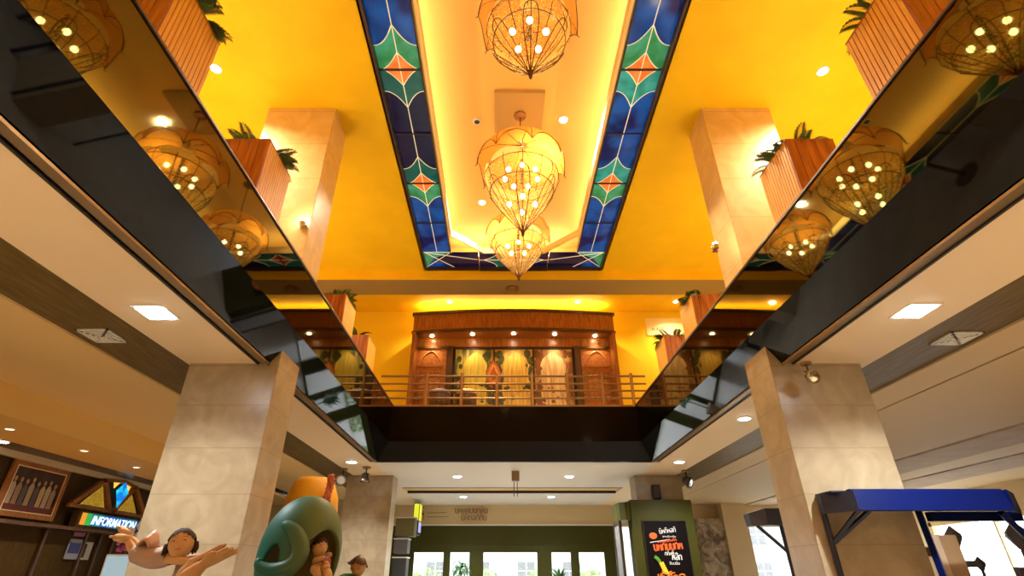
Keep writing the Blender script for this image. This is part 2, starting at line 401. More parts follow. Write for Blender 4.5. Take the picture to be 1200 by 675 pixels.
# ================================================================== ENTRANCE
def door_unit(n, x0, x1, lab):
    o = MB().box(x0, x0+.08, YB-.02, YB+.06, 0, 2.5).box(x1-.08, x1, YB-.02, YB+.06, 0, 2.5).box(x0+.08, x1-.08, YB-.02, YB+.06, 2.42, 2.5).box(x0+.08, x1-.08, YB-.02, YB+.06, 0, .12)
    d = struct('door_%d' % n, o, M['green_frame'], lab)
    MB().box(x0+.08, x1-.08, YB+.01, YB+.02, .12, 2.42).build('glass_pane', M['glass'], d)
    MB().tube([(x1-.16, YB-.06, .8), (x1-.16, YB-.06, 1.6)], .015).build('door_handle', M['chrome'], d)
edges = [(-4.0,-2.52),(-2.38,-1.36),(-.9,1.66),(2.14,3.16),(3.36,4.66)]
labs = ['wide glass entrance pane, leftmost', 'narrow glass entrance pane behind the drooping plant', 'broad middle glass entrance door', 'narrow glass entrance pane behind the upright plant', 'glass entrance pane next to the green end post']
for i, (a, c) in enumerate(edges): door_unit(i+1, a, c, labs[i])
b = MB(); b.box(-5.0, 5.36, YB-.06, YB+.1, 2.5, 3.53)
xs = [-5.0]+[v for e in edges for v in e]+[5.36]
for i in range(0, len(xs), 2): b.box(xs[i], xs[i+1], YB-.06, YB+.1, 0, 2.5)
b.box(-4.2, 4.5, YB-.08, YB-.06, 2.72, 2.74).box(4.48, 4.5, YB-.08, YB-.06, 2.72, 3.45)
struct('trim_10', b, M['green_frame'], 'olive green frame of the entrance')
struct('trim_11', MB().box(-5.0, 5.36, YB-.12, YB+.0, 3.5, 3.56), M['white'])
# windows right of the doors
def win(n, x0, x1, z0, z1, y=YB, bars=(), lab=''):
    f = MB().box(x0, x0+.08, y-.04, y+.12, z0, z1).box(x1-.08, x1, y-.04, y+.12, z0, z1).box(x0, x1, y-.04, y+.12, z1-.08, z1).box(x0, x1, y-.04, y+.12, z0, z0+.08)
    for x in bars: f.box(x-.03, x+.03, y-.04, y+.1, z0, z1)
    d = struct('window_%d' % n, f, M['white'], lab)
    MB().box(x0+.08, x1-.08, y+.03, y+.04, z0+.08, z1-.08).build('glass_pane', M['glass'], d)
win(1, 5.40, 6.75, .0, 3.53, lab='tall window between the doors and the green booth')
win(2, 10.75, 17.9, .0, 3.53, bars=(13.2, 15.6), lab='wide window in the far wall behind the right column')
win(3, -6.0, -5.0, .0, 3.53, lab='narrow tall window left of the doors')
# window in the right wall
f = MB().box(17.9, 18.1, 17.5, 23.8, 3.3, 3.45).box(17.9, 18.1, 23.65, 23.8, .5, 3.45).box(17.9, 18.1, 17.5, 17.65, .5, 3.45).box(17.9, 18.1, 17.5, 23.8, .5, .65)
for y in (20.6,): f.box(17.92, 18.08, y-.04, y+.04, .5, 3.4)
d = struct('window_4', f, M['gold_trim'], 'big daylight window in the right wall seen under the blue canopy')
MB().box(18.02, 18.03, 17.65, 23.65, .65, 3.3).build('glass_pane', M['glass'], d)
# stone pillar and cream pier near the far right
struct('pillar_stone', MB().box(8.8, 9.95, YB-.6, YB-.1, 0, 3.75), M['stone'], 'rough mottled stone pillar right of the green booth')
struct('pillar_cream', MB().box(9.95, 11.0, YB-.7, YB-.1, 0, Z1), M['cream_wall'], 'smooth cream pier beside the stone pillar')

# ---- outside
struct('ground_outside', MB().box(-60, 80, YB+.2, 90, -.3, -.02).box(18.2, 80, -30, YB+.2, -.3, -.02), mat('pale_paving', (.40,.39,.36), .8), 'pale paving outside the windows')
def hedge(loc, L, hgt, lab, nl, ax=0):
    b = MB(); R = random.Random(nl)
    for i in range(nl):
        u = R.uniform(-L/2, L/2); h = R.uniform(0, hgt)*(0.8+.2*math.sin(u*1.7+nl)); d_ = R.uniform(-.45,.45)
        p = Vector((u, d_, h)) if ax == 0 else Vector((d_, u, h))
        s = R.uniform(.08,.2); e = Euler((R.uniform(0,6), R.uniform(0,6), R.uniform(0,6))).to_matrix()
        vs = [b.bm.verts.new(p+e@Vector(q)*s) for q in ((-1,0,0),(0,-.5,.1),(1,0,0),(0,.5,.1))]; b._f(vs)
    o = b.build('hedge', M['leaf_out'], loc=loc); tag(o, lab, 'hedge'); return o
M['leaf_out'] = mat('sunlit_leaves', (.16,.30,.06), .6, col2=(.32,.45,.12), nscale=3)
hedge((-1.5, 38, 0), 10, 1.9, 'clipped green hedge outside the middle entrance doors', 2200)
hedge((7.5, 36, 0), 7, 1.8, 'green bushes outside the window by the green booth', 1400)
hedge((17, 36, 0), 8, 1.6, 'green bushes outside the far right window', 1200)
hedge((30, 14, 0), 16, 2.6, 'pale shrubs beyond the right wall window', 2200, ax=1)
def building(loc, wx, dz, rows, cols, lab, rz=0):
    r = empty('building', loc, lab, 'building', rz=rz)
    b = MB().box(-wx/2, wx/2, 0, 4, 0, dz); b.box(-wx/2-.2, wx/2+.2, -.2, 0, dz-.3, dz)
    b.build('wall', mat('white_facade', (.40,.39,.37), .8), r)
    for i in range(cols):
        for j in range(rows):
            x = -wx/2 + (i+.5)*wx/cols; z = 1.2 + j*2.8
            w_ = MB().box(x-.7, x+.7, -.06, .02, z, z+1.3).box(x-.78, x+.78, -.12, -.02, z-.1, z).build('window', mat('facade_glass', (.12,.13,.14), .2) if not (i or j) else bpy.data.materials['facade_glass'], r)
            MB().box(x-.03, x+.03, -.09, -.06, z, z+1.3).box(x-.7, x+.7, -.09, -.06, z+.62, z+.66).build('muntin', M['white'], w_)
    return r
building((2, 48, 0), 26, 9, 3, 7, 'white building with dark square windows across the street from the doors')
building((24, 50, 0), 14, 7, 2, 4, 'low pale building seen through the far right window')

# ================================================================== UPPER LEVEL THINGS
# stained glass border boxes
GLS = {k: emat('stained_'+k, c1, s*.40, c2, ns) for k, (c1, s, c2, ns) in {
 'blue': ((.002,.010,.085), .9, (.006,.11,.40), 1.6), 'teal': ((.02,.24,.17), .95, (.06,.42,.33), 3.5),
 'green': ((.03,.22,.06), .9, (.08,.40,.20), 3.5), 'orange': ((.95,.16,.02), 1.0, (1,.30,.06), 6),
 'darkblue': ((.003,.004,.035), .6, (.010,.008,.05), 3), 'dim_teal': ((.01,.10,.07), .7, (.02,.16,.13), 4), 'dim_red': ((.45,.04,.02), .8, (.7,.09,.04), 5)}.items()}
GO = [GLS['blue'], GLS['teal'], GLS['orange'], GLS['darkblue'], GLS['green'], GLS['dim_teal'], GLS['dim_red']]
def glass_strip(name_lab, origin, ux, uy, L, hw, first, period, dim=(), plain_from=None):
    """origin: centre of the strip start; ux across, uy along (unit vectors); panes in the ceiling plane"""
    o3 = Vector(origin); ux = Vector(ux); uy = Vector(uy); N = 8
    r = empty('stained_glass_border', tuple(o3), name_lab, 'stained glass', 'stained glass border of the ceiling')
    def P(u, t, dz=0): return ux*u + uy*t + Vector((0,0,dz))
    k = -1; pieces = []
    tc = first - period
    pan = 0
    while tc - period/2 < L:
        b = MB(); a0, a1 = max(0, tc-period/2), min(L, tc+period/2)
        if a1 > a0+.05:
            if plain_from is not None and tc > plain_from: plain = True
            else: plain = False
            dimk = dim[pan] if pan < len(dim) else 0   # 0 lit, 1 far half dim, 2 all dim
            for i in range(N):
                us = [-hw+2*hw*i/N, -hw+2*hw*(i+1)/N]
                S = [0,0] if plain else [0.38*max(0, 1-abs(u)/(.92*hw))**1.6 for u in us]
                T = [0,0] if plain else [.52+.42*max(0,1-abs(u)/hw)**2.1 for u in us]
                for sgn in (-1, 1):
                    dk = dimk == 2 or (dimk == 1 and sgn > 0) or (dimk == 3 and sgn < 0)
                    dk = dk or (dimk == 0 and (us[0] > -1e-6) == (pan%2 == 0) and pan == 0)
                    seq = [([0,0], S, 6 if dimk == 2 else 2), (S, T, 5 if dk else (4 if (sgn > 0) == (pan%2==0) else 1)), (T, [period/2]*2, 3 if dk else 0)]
                    for lo, hi, mi in seq:
                        q = []
                        for (u, t) in ((us[0], lo[0]), (us[1], lo[1]), (us[1], hi[1]), (us[0], hi[0])):
                            tt = min(max(tc+sgn*t, a0), a1); q.append((u, tt))
                        if abs(q[0][1]-q[3][1]) < 1e-4 and abs(q[1][1]-q[2][1]) < 1e-4: continue
                        b.mi = mi; vs = [b.bm.verts.new(P(u, t, 0)) for u, t in q]
                        vs2 = []
                        for v in vs:
                            if all((v.co-x.co).length > 1e-5 for x in vs2): vs2.append(v)
                        if len(vs2) > 2: b._f(vs2)
            b.build('glass_panel', GO, r, solid=.0)
            lb = MB(); rr = .010
            def clip(pts):
                return [p for p in pts if a0-.001 <= p[1] <= a1+.001]
            UU = [-hw+2*hw*i/24 for i in range(25)]
            for sgn in (-1, 1):
                for fn in () if plain else (lambda u: .52+.42*max(0,1-abs(u)/hw)**2.1, lambda u: 0.38*max(0, 1-abs(u)/(.92*hw))**1.6):
                    pts = clip([(u, tc+sgn*fn(u)) for u in UU])
                    if len(pts) > 2: lb.tube([P(u, t, -.006) for u, t in pts], rr, 4)
            lb.tube([P(0, a0, -.008), P(0, a1, -.008)], rr, 4)
            lb.build('lead_line', M['lead'], r)
            fb = MB()
            if tc > 0 and tc < L: fb.box(-hw, hw, tc-.02, tc+.02, -.03, -.005, mx=Matrix(((ux.x,uy.x,0,0),(ux.y,uy.y,0,0),(0,0,1,0),(0,0,0,1))))
            if a1 < L: fb.box(-hw, hw, a1-.015, a1+.015, -.03, -.005, mx=Matrix(((ux.x,uy.x,0,0),(ux.y,uy.y,0,0),(0,0,1,0),(0,0,0,1))))
            if len(fb.bm.verts): fb.build('cross_bar', M['frame_dark'], r)
            else: fb.bm.free()
            pan += 1
        tc += period
    mx = Matrix(((ux.x,uy.x,0,0),(ux.y,uy.y,0,0),(0,0,1,0),(0,0,0,1)))
    fb = MB().box(-hw-.05, -hw, 0, L, -.14, .14, mx=mx).box(hw, hw+.03, 0, L, -.06, .14, mx=mx).box(-hw, hw, 0, L, .02, .05, mx=mx)
    fb.build('frame', M['frame_dark'], r)
    return r
hw = .40
Lg = 13.2-GY0
# long sides; ux points inward so that the frame's deep side is outside
glass_strip('stained glass ceiling border with orange stars, left of the chandeliers', (GX0+.05+hw, GY0, ZU+.1), (1,0,0), (0,1,0), Lg, hw, 6.71-GY0, 3.33, (0,1,3,0), 13)
glass_strip('stained glass ceiling border with orange stars, right of the chandeliers', (GX1-.05-hw, GY0, ZU+.1), (-1,0,0), (0,1,0), Lg, hw, 6.71-GY0, 3.33, (0,0,0,0), 13)
# far side and its two corner fans
def corner_fan(x, sx, lab):
    r = empty('stained_glass_corner', (x, 13.2, ZU+.1), lab, 'stained glass', 'stained glass border of the ceiling')
    W = GY1-.05-13.2; S = W
    p = lambda u, t: (sx*u, t, 0)
    b = MB()
    b.mi = 1; b._f([b.bm.verts.new(p(*q)) for q in ((0,0),(S*.97,0),(S*.30,S*.45))])
    b.mi = 4; b._f([b.bm.verts.new(p(*q)) for q in ((0,0),(S*.30,S*.45),(0,S))])
    b.mi = 3; b._f([b.bm.verts.new(p(*q)) for q in ((S*.97,0),(S*1.95,0),(S*1.95,S),(S*1.0,S),(S*.30,S*.45))])
    b.mi = 0; b._f([b.bm.verts.new(p(*q)) for q in ((S*.30,S*.45),(S*1.0,S),(0,S))])
    b.build('glass_panel', GO, r)
    l = MB()
    for a, c in (((0,0),(S,S)), ((S*.97,0),(0,S)), ((0,0),(S*1.0,0)), ((0,S*.02),(S*1.9,S*.5))): l.tube([p(*a)[:2]+(-.01,), p(*c)[:2]+(-.01,)], .012, 4)
    l.build('lead_line', M['lead'], r)
    MB().box(min(0,-sx*.05), max(0,-sx*.05), 0, W+.05, -.12, .14).box(*sorted((0, sx*1.65)), W, W+.05, -.12, .14).build('frame', M['frame_dark'], r)
corner_fan(GX0+.05, 1, 'fan shaped stained glass in the far left corner of the border')
corner_fan(GX1-.05, -1, 'fan shaped stained glass in the far right corner of the border')
glass_strip('stained glass ceiling border along the cross beam', (GX0+1.72, GY1-.05-hw, ZU+.1), (0,-1,0), (1,0,0), GX1-GX0-3.44, hw, (GX1-GX0-3.44)/2, 2.2, (2,2,2))

# cove lights hidden above the border
def cove(x0, x1, y0, y1, lab, en, g='hidden cove light tubes of the ceiling tray', z=None):
    r = empty('cove_light', ((x0+x1)/2, (y0+y1)/2, z or ZU+.2), lab, 'light', g)
    dx, dy = (x1-x0)/2, (y1-y0)/2
    MB().box(-dx, dx, -dy, dy, .0, .05).build('tube', M['cove_led'], r)
    L_ = light('cove_lamp', 'AREA', (0,0,.12), en, (1,.76,.44), rot=(PI,0,0), size=2*dx, size_y=2*dy, parent=r)
cove(-3.0, 3.8, 17.1, 17.25, 'cove light tube added on top of the carved cabinet', 45, 'added cabinet cove light', ZS+(8.42+H-ZS))  # added lamp, brightens the yellow ceiling and wall behind the beam
cove(-2.0, -1.85, -2, 13.0, 'long cove light tube hidden above the left glass border', 85)
cove(2.62, 2.77, -2, 13.0, 'long cove light tube hidden above the right glass border', 85)
cove(-1.4, 2.1, 13.45, 13.6, 'short cove light tube hidden above the far glass border', 22)

# downlights
DLK = 5.4
def downlight(loc, warm=True, r=.09, en=60, lab='', square=False, spot=2.4, grp=None, col=None, lens=None):
    t = empty('downlight', loc, lab, 'downlight', grp)
    if square:
        MB().box(-r*1.25, r*1.25, -r*1.25, r*1.25, -.012, 0).build('bezel', M['white'], t)
        MB().box(-r, r, -r, r, -.022, -.012).build('lens', M['dl_cool'], t)
    else:
        MB().lathe([(r*.98,-.001),(r*1.3,-.001),(r*1.3,-.012),(r*1.0,-.02),(r*.98,-.02)], n=24).build('bezel', M['white'], t)
        MB().lathe([(0,-.018),(r,-.018),(r*.9,-.026),(0,-.026)], n=20).build('lens', M['dl_soft'] if lens else M['dl_warm'] if warm else M['dl_cool'], t)
    light('lamp', 'SPOT', (0,0,-.05), en*DLK, col or (WARM2 if warm else COOL), spot=spot, blend=.8, radius=.08, parent=t)
    return t
def ceil_pt(px, py, z): # point of a horizontal ceiling at height z
    v = (CY-py)/FPX; s, c = math.sin(TH), math.cos(TH); Z = z-H
    Y = Z*(c-v*s)/(v*c+s); d = Y*c+Z*s
    return ((px-CX)*d/FPX, Y, z)
G1 = 'downlights of the upper ceiling'
for px, py, lab in ((253,80,'downlight in the yellow ceiling near the left big planter'), (964,83,'downlight in the yellow ceiling near the right big planter')):
    downlight(ceil_pt(px,py,ZU), lab=lab, en=160, grp=G1, spot=2.6)
for px, py, lab in ((660,140,'downlight in the raised tray beside the square plate'), (565,237,'downlight in the raised tray left of the biggest chandelier')):
    downlight(ceil_pt(px,py,ZT), lab=lab, en=160, grp=G1)
for px, lab in ((527,'downlight above the left end of the carved cabinet'), (677,'downlight above the right half of the carved cabinet'), (792,'downlight by the planters at the far right')):
    downlight(ceil_pt(px,353,ZU+.3), lab=lab, en=(150 if px < 700 else 60), grp=G1, col=(1,.84,.5))
G2 = 'downlights of the lower ceiling'
downlight(ceil_pt(183,366,Z1), False, .16, 75, 'square white downlight in the left lower ceiling before the column', True, grp=G2)
downlight(ceil_pt(1072,364,Z1), False, .16, 130, 'square white downlight in the right lower ceiling beside the column', True, grp=G2)
downlight(ceil_pt(412,541,Z1), False, .14, 90, 'round downlight before the farther left column', grp=G2)
downlight(ceil_pt(796,541,Z1), False, .14, 90, 'round downlight before the column of the green booth', grp=G2)
downlight(ceil_pt(872,490,Z1), False, .12, 90, 'round downlight half hidden by the nearer right column', grp=G2)
downlight(ceil_pt(536,558,Z1), False, .14, 110, 'round downlight on the near side of the ceiling slot, left', grp=G2)
downlight(ceil_pt(667,558,Z1), False, .14, 110, 'round downlight on the near side of the ceiling slot, right', grp=G2)
downlight(ceil_pt(543,582,Z1), False, .14, 110, 'round downlight between the slot and the entrance wall, left', grp=G2)
downlight(ceil_pt(646,582,Z1), False, .14, 110, 'round downlight between the slot and the entrance wall, right', grp=G2)
G3 = 'small downlights of the cream soffit'
for px, py, lab in ((12,502,'small downlight in the cream soffit above the framed picture'), (99,527.5,'small downlight in the cream soffit nearest the information sign'), (160,547,'small downlight in the cream soffit beside the left column')):
    downlight(ceil_pt(px,py,4.1), True, .08, 30, lab, grp=G3, lens='soft')
downlight(ceil_pt(3,517,4.14), False, .12, 40, 'bright downlight in the dark soffit at the left edge')
downlight((-4.4, 1.0, Z1), False, .16, 200, 'added square white downlight of the left lower ceiling, above the camera', True, grp=G2, spot=1.5)  # unseen lamps added from here on, their light bounces up off the floor
downlight((5.2, 1.0, Z1), False, .16, 220, 'added square white downlight of the right lower ceiling, above the camera', True, grp=G2, spot=1.5)
for (x, y, warm, lab) in ((-4.4,-4,1,'added downlight behind the viewer, left'),(5.2,-4,1,'added downlight behind the viewer, right'),(-6.6,-1.5,1,'added downlight of the narrow beige strip behind the viewer'),(9.5,-1,1,'added downlight of the right beige ceiling behind the viewer'),(9.5,2,1,'added downlight of the right beige ceiling beside the viewer'),(-8.4,-2,1,'added downlight of the left tray behind the viewer')):  # more unseen lamps added to lift the lower ceilings
    downlight((x, y, Z1 if x > -8 else Z1+.25), True, .16, 480 if x < -6 else 420, lab, grp=G2, col=(1,.74,.42), spot=1.5)
# linear uplights added behind the parapets to brighten the yellow ceiling
for x, nm in ((-6.6,'left'), (7.4,'right')):
    t = empty('added_uplight', (x, 5.5, ZS), 'long added uplight on the upper floor behind the %s planters' % nm, 'light', 'added uplights of the upper level')
    MB().box(-.12,.12,-8,8,0,.12).build('housing', M['frame_dark'], t); MB().box(-.10,.10,-7.9,7.9,.12,.14).build('lens', M['cove_led'], t)
    light('uplight_lamp', 'AREA', (0,0,.2), 260, (1,.72,.34), rot=(PI,0,0), size=.3, size_y=15.5, parent=t)
# lamps added out of frame at the lower ceiling are among the downlights
# small spotlights on the columns
def wall_spot(loc, lab, sx):
    t = empty('column_spotlight', loc, lab, 'spotlight', 'small spotlights on the columns')
    MB().box(-.05,.05,-.03,0,-.05,.05).build('mount', M['chrome'], t)
    MB().lathe([(0,-.0),(.05,-.0),(.06,.07),(0,.07)], (0,-.08,-.02), 16).build('lamp_head', M['chrome'], t)
    MB().ball((0,-.08,.06), .05, 10).build('bulb', M['dl_warm'], t)
    light('lamp', 'POINT', (0,-.16,.12), 4, WARM2, radius=.05, parent=t)
wall_spot(at(356,266,7.58), 'small bright spotlight on the upper left column', 1)
wall_spot(at(829,293,7.58)+Vector((.12,0,0)), 'small bright spotlight on the upper right column', -1)

# ceiling vents and plates
def vent(px, py, lab, z=Z1+.03, s=.22):
    p = ceil_pt(px,py,z)
    t = empty('ceiling_vent', p, lab, 'vent', 'square air vents of the lower ceiling')
    b = MB()
    for k in range(4):
        a = s*(1-k*.22); b.box(-a, a, -a, -a+.03, -.02-.004*k, 0).box(-a, a, a-.03, a, -.02-.004*k, 0).box(-a, -a+.03, -a, a, -.02-.004*k, 0).box(a-.03, a, -a, a, -.02-.004*k, 0)
    b.build('louvre', M['white'], t); MB().box(-s, s, -s, s, -.004, 0).build('backing', M['dark_line'], t)
vent(120,393,'square air vent in the left brown ceiling stripe')
vent(1120,396,'square air vent in the right brown ceiling stripe')
p = ceil_pt(611,131,ZT)
t = empty('mounting_plate', (.4, ceil_pt(611,131,ZT)[1], ZT), 'square cream plate in the tray above the biggest chandelier', 'ceiling plate')
MB().box(-.56,.56,-.62,.62,-.10,0).build('plate', mat('tan_plate_paint', (.44,.29,.09), .6), t, bevel=.02)
g = empty('smoke_detector', ceil_pt(559,142,ZT), 'small round speaker grille in the raised tray', 'ceiling grille')
MB().lathe([(0,0),(.10,0),(.10,-.02),(.07,-.03),(0,-.03)]).build('rim', M['white'], g); MB().lathe([(0,-.03),(.065,-.03),(.05,-.045),(0,-.045)]).build('grille', M['dark_line'], g)
g = empty('smoke_detector', ceil_pt(600,338,ZU-.3), 'flat bronze smoke detector under the cross beam', 'smoke detector')
MB().lathe([(0,0),(.22,0),(.22,-.05),(.12,-.09),(0,-.09)]).build('body', M['rail'], g)

# ------------------------------------------------------------------ chandeliers
def chandelier(loc, R, tip, nb, lab, big=False):
    """loc: point at the rim height; R rim radius; tip: how far the finial hangs below"""
    x, y, z = loc
    t = empty('chandelier', (x, y, z), lab, 'chandelier', 'lotus wire chandeliers of the lobby')
    k = R/.8
    top = ZT - z - (.101 if big else 0)
    MB().lathe([(0,top),(.14,top),(.13,top-.05),(.03,top-.07),(0,top-.07)]).build('ceiling_rose', M['rail'], t)
    MB().tube([(0,0,top-.05),(0,0,.80*k)], .012).build('suspension_rod', M['wire'], t)
    MB().lathe([(0,-tip-.02),(.02,-tip-.02),(.035,-tip+.05),(.05,-tip+.12),(0,-tip+.13)], n=12).build('finial', M['wire'], t)
    # outer drooping umbrella of petals
    n = 8
    def dome(a, s):   # s 0 at crown .. 1 at rim
        r = R*(.16+.84*max(0,math.sin(s*PI/2))**.9); zz = .58*k*max(0,math.cos(s*PI/2))**.8 + .24*k
        return Vector((r*math.cos(a), r*math.sin(a), zz))
    wires = MB()
    for i in range(n):
        a0, a1 = 2*PI*i/n+.2, 2*PI*(i+1)/n+.2; am = (a0+a1)/2
        b = MB(); rows = []
        for j in range(9):
            a = a0+(a1-a0)*j/8; u = abs(j-4)/4
            smax = 1.0-.22*(1-u**2)        # scalloped: long at ribs, arched between
            rows.append([dome(a, smax*q/8)+Vector((0,0,-.0)) for q in range(9)])
        b.grid(rows).build('petal', M['fabric'], t, smooth=True)
        wires.tube([dome(a0, q/10) + Vector((0,0,.004)) for q in range(11)]+[dome(a0,1)*1.04+Vector((0,0,-.05*k))], .008*k, 4)
        wires.tube([r_[-1] for r_ in rows], .008*k, 4)
    wires.build('umbrella_wire', M['wire'], t)
    # inner basket: onion net and lotus petals of wire
    zb = .28*k; rb = R*.82
    def bas(s): # s 0 tip .. 1 upper rim
        pr = [(0.02,0),(.10,.06),(.34,.22),(.62,.42),(.88,.64),(1.0,.80),(.98,.90),(.86,1.0)]
        f = s*(len(pr)-1); i = min(int(f), len(pr)-2); q = f-i
        return (rb*(pr[i][0]*(1-q)+pr[i+1][0]*q), -tip+.08+(zb+tip-.08)*(pr[i][1]*(1-q)+pr[i+1][1]*q))
    b = MB(); rows = []
    for j in range(33):
        a = 2*PI*j/32; rows.append([(bas(s/12)[0]*math.cos(a), bas(s/12)[0]*math.sin(a), bas(s/12)[1]) for s in range(13)])
    b.grid(rows); bmesh.ops.remove_doubles(b.bm, verts=b.bm.verts, dist=1e-4); b.build('net_basket', M['net'], t, smooth=True)
    wb = MB()
    m_ = 6
    for i in range(m_):
        ac = 2*PI*i/m_ + PI/6
        for wdt, s1, off in ((PI/m_*1.05, .62, 0.012), ):
            pts = []
            for q in range(21):
                u = -1+q/10; s = s1*(1-abs(u)**2.2); rr, zz = bas(max(s,.02)); aa = ac+wdt*u*(.35+.65*(s/s1) if abs(u)<1 else .2)
                pts.append(((rr+off)*math.cos(aa), (rr+off)*math.sin(aa), zz))
            wb.tube(pts, .008*k, 4)
        # ribs
        wb.tube([((bas(q/14)[0]+.006)*math.cos(ac), (bas(q/14)[0]+.006)*math.sin(ac), bas(q/14)[1]) for q in range(15)], .007*k, 4)
        a2 = ac+PI/m_
        wb.tube([((bas(q/14)[0]+.006)*math.cos(a2), (bas(q/14)[0]+.006)*math.sin(a2), bas(q/14)[1]) for q in range(6,15)], .007*k, 4)
    for s in (.55, .78, 1.0):
        rr, zz = bas(s); wb.tube([(rr*math.cos(2*PI*q/36), rr*math.sin(2*PI*q/36), zz+(.03*k*math.sin(q*PI/3*1.0) if s>.9 else 0)) for q in range(36)], .009*k, 4, closed=True)
    wb.build('basket_wire', M['wire'], t)
    # upper collar leaves inside, pale cloth
    for i in range(6):
        ac = 2*PI*i/6; b = MB(); rows = []
        for q in range(9):
            u = -1+q/4; wv = max(0,1-u*u)**.6; a = ac+u*PI/6.6; rr, zz = bas(.86)
            rows.append([((rr+.01)*math.cos(a), (rr+.01)*math.sin(a), zz+.10*k*wv*h_) for h_ in (-1,-.3,.4,1)])
        b.grid(rows).build('collar_leaf', M['net_white'], t, smooth=True)
    # lamp cluster
    MB().lathe([(0,.5*k),(.03,.5*k),(.03,-.02),(.06,-.06),(0,-.1)], n=10).build('lamp_stem', M['wire'], t)
    tiers = [(nb, .27*k, -.02*k)] if not big else [(7, .30*k, .10*k), (4, .22*k, -.52*k)]
    for cnt, rr, zz in tiers:
        for i in range(cnt):
            a = 2*PI*i/cnt - PI/2
            bu = MB().ball((rr*math.cos(a), rr*math.sin(a), zz), .048, 10, (1,1,1.2)).build('bulb', M['bulb'], t, smooth=True)
            MB().tube([(0,0,zz+.10), (rr*.6*math.cos(a), rr*.6*math.sin(a), zz+.03), (rr*math.cos(a), rr*math.sin(a), zz+.06)], .008, 5).build('lamp_arm', M['wire'], t)
    light('lamp', 'POINT', (0,0,-.05), 60*(1.6 if big else 1), (1,.70,.34), radius=.03, parent=t)
    return t
def rimpt(px, py, z): return ceil_pt(px, py, z)
c1 = ceil_pt(619, 42, 7.3+H); chandelier((.42, c1[1], c1[2]), .80, .95, 5, 'wire lotus chandelier nearest the viewer, five bulbs')
c2 = ceil_pt(612, 212, 7.3+H); chandelier((.42, c2[1], c2[2]), .96, 1.40, 7, 'largest wire lotus chandelier in the middle, two rings of bulbs', True)
c3 = ceil_pt(607, 290, 7.3+H); chandelier((.42, c3[1], c3[2]), .84, .95, 5, 'wire lotus chandelier farthest away by the cross beam')

# ------------------------------------------------------------------ planters
def frond(b, base, az, ln, droop, R):
    pts = []; p = Vector(base); el = R.uniform(.9, 1.3)
    n = 9
    for i in range(n+1):
        pts.append(p.copy()); d_ = Vector((math.cos(az)*math.cos(el), math.sin(az)*math.cos(el), math.sin(el)))
        p = p + d_*ln/n; el -= droop/n*1.0
    b.tube(pts, [.006*(1-i/(n+1)*.7) for i in range(n+1)], 4)
    for i in range(1, n+1):
        t_ = (pts[i]-pts[i-1]).normalized(); side = t_.cross(Vector((0,0,1)))
        if side.length < .01: side = Vector((1,0,0))
        side.normalize(); wl = .085*math.sin(PI*(i+.6)/(n+1.6))+.015
        for s in (-1, 1):
            for q in (0, .5):
                c = pts[i]+(pts[i-1]-pts[i])*q
                e = c+side*s*wl+t_*.03-Vector((0,0,.015))
                v = [b.bm.verts.new(x) for x in (c-t_*.012, c+side*s*wl*.5-t_*.012, e, c+side*s*wl*.5+t_*.018)]; b._f(v)
def planter(x, y, side, lab, plant='fern', hgt=5.55+H-ZS, seed=1, w_=.72, l_=.8):
    R = random.Random(seed)
    t = empty('planter_box', (x, y, ZS), lab, 'planter', 'tall wooden planters behind the parapets')
    top = hgt; sx = 1 if side == 'left' else -1        # bright slatted face looks to the atrium
    # x is the atrium-side face
    X0, X1 = sorted((0, -sx*w_))
    bt = MB(); n = 13                                   # atrium side: narrow vertical boards
    for i in range(n):
        a = l_*i/n; q0, q1 = sorted((0, -sx*.03)); bt.box(q0, q1, a+.004, a+l_/n-.004, 0, top)
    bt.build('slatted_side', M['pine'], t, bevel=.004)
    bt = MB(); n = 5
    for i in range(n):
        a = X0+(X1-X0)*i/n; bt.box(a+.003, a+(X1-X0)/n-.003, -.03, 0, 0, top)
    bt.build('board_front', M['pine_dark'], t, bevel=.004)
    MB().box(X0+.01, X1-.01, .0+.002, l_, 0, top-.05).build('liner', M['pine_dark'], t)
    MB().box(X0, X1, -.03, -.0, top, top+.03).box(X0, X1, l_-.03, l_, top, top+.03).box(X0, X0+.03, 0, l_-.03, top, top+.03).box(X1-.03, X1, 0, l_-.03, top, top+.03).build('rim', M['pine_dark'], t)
    MB().box(X0+.03, X1-.03, .03, l_-.03, top-.05, top-.02).build('soil', M['soil'], t)
    f = MB(); cx = (X0+X1)/2
    if plant == 'fern':
        for i in range(26):
            az = R.uniform(0, 2*PI); frond(f, (cx+math.cos(az)*w_*.33, l_/2+math.sin(az)*l_*.36, top-.02), az, R.uniform(.22,.42), R.uniform(1.2,2.4), R)
        o = f.build('fern', M['fern'], t)
    else:
        for i in range(9):
            az = R.uniform(0, 2*PI); ln = R.uniform(.35,.6); pts = []; el = R.uniform(.7,1.3); p = Vector((cx, .15, top-.02))
            rows = []
            for q in range(8):
                d_ = Vector((math.cos(az)*math.cos(el), math.sin(az)*math.cos(el), math.sin(el))); s_ = Vector((-math.sin(az), math.cos(az), 0))
                wq = .055*math.sin(PI*(q+.4)/7.6); rows.append([p-s_*wq, p+Vector((0,0,-.01)), p+s_*wq]); p = p+d_*ln/7; el -= .16
            f.grid(rows)
        f.build('broad_leaves', M['fern'], t)
    return t
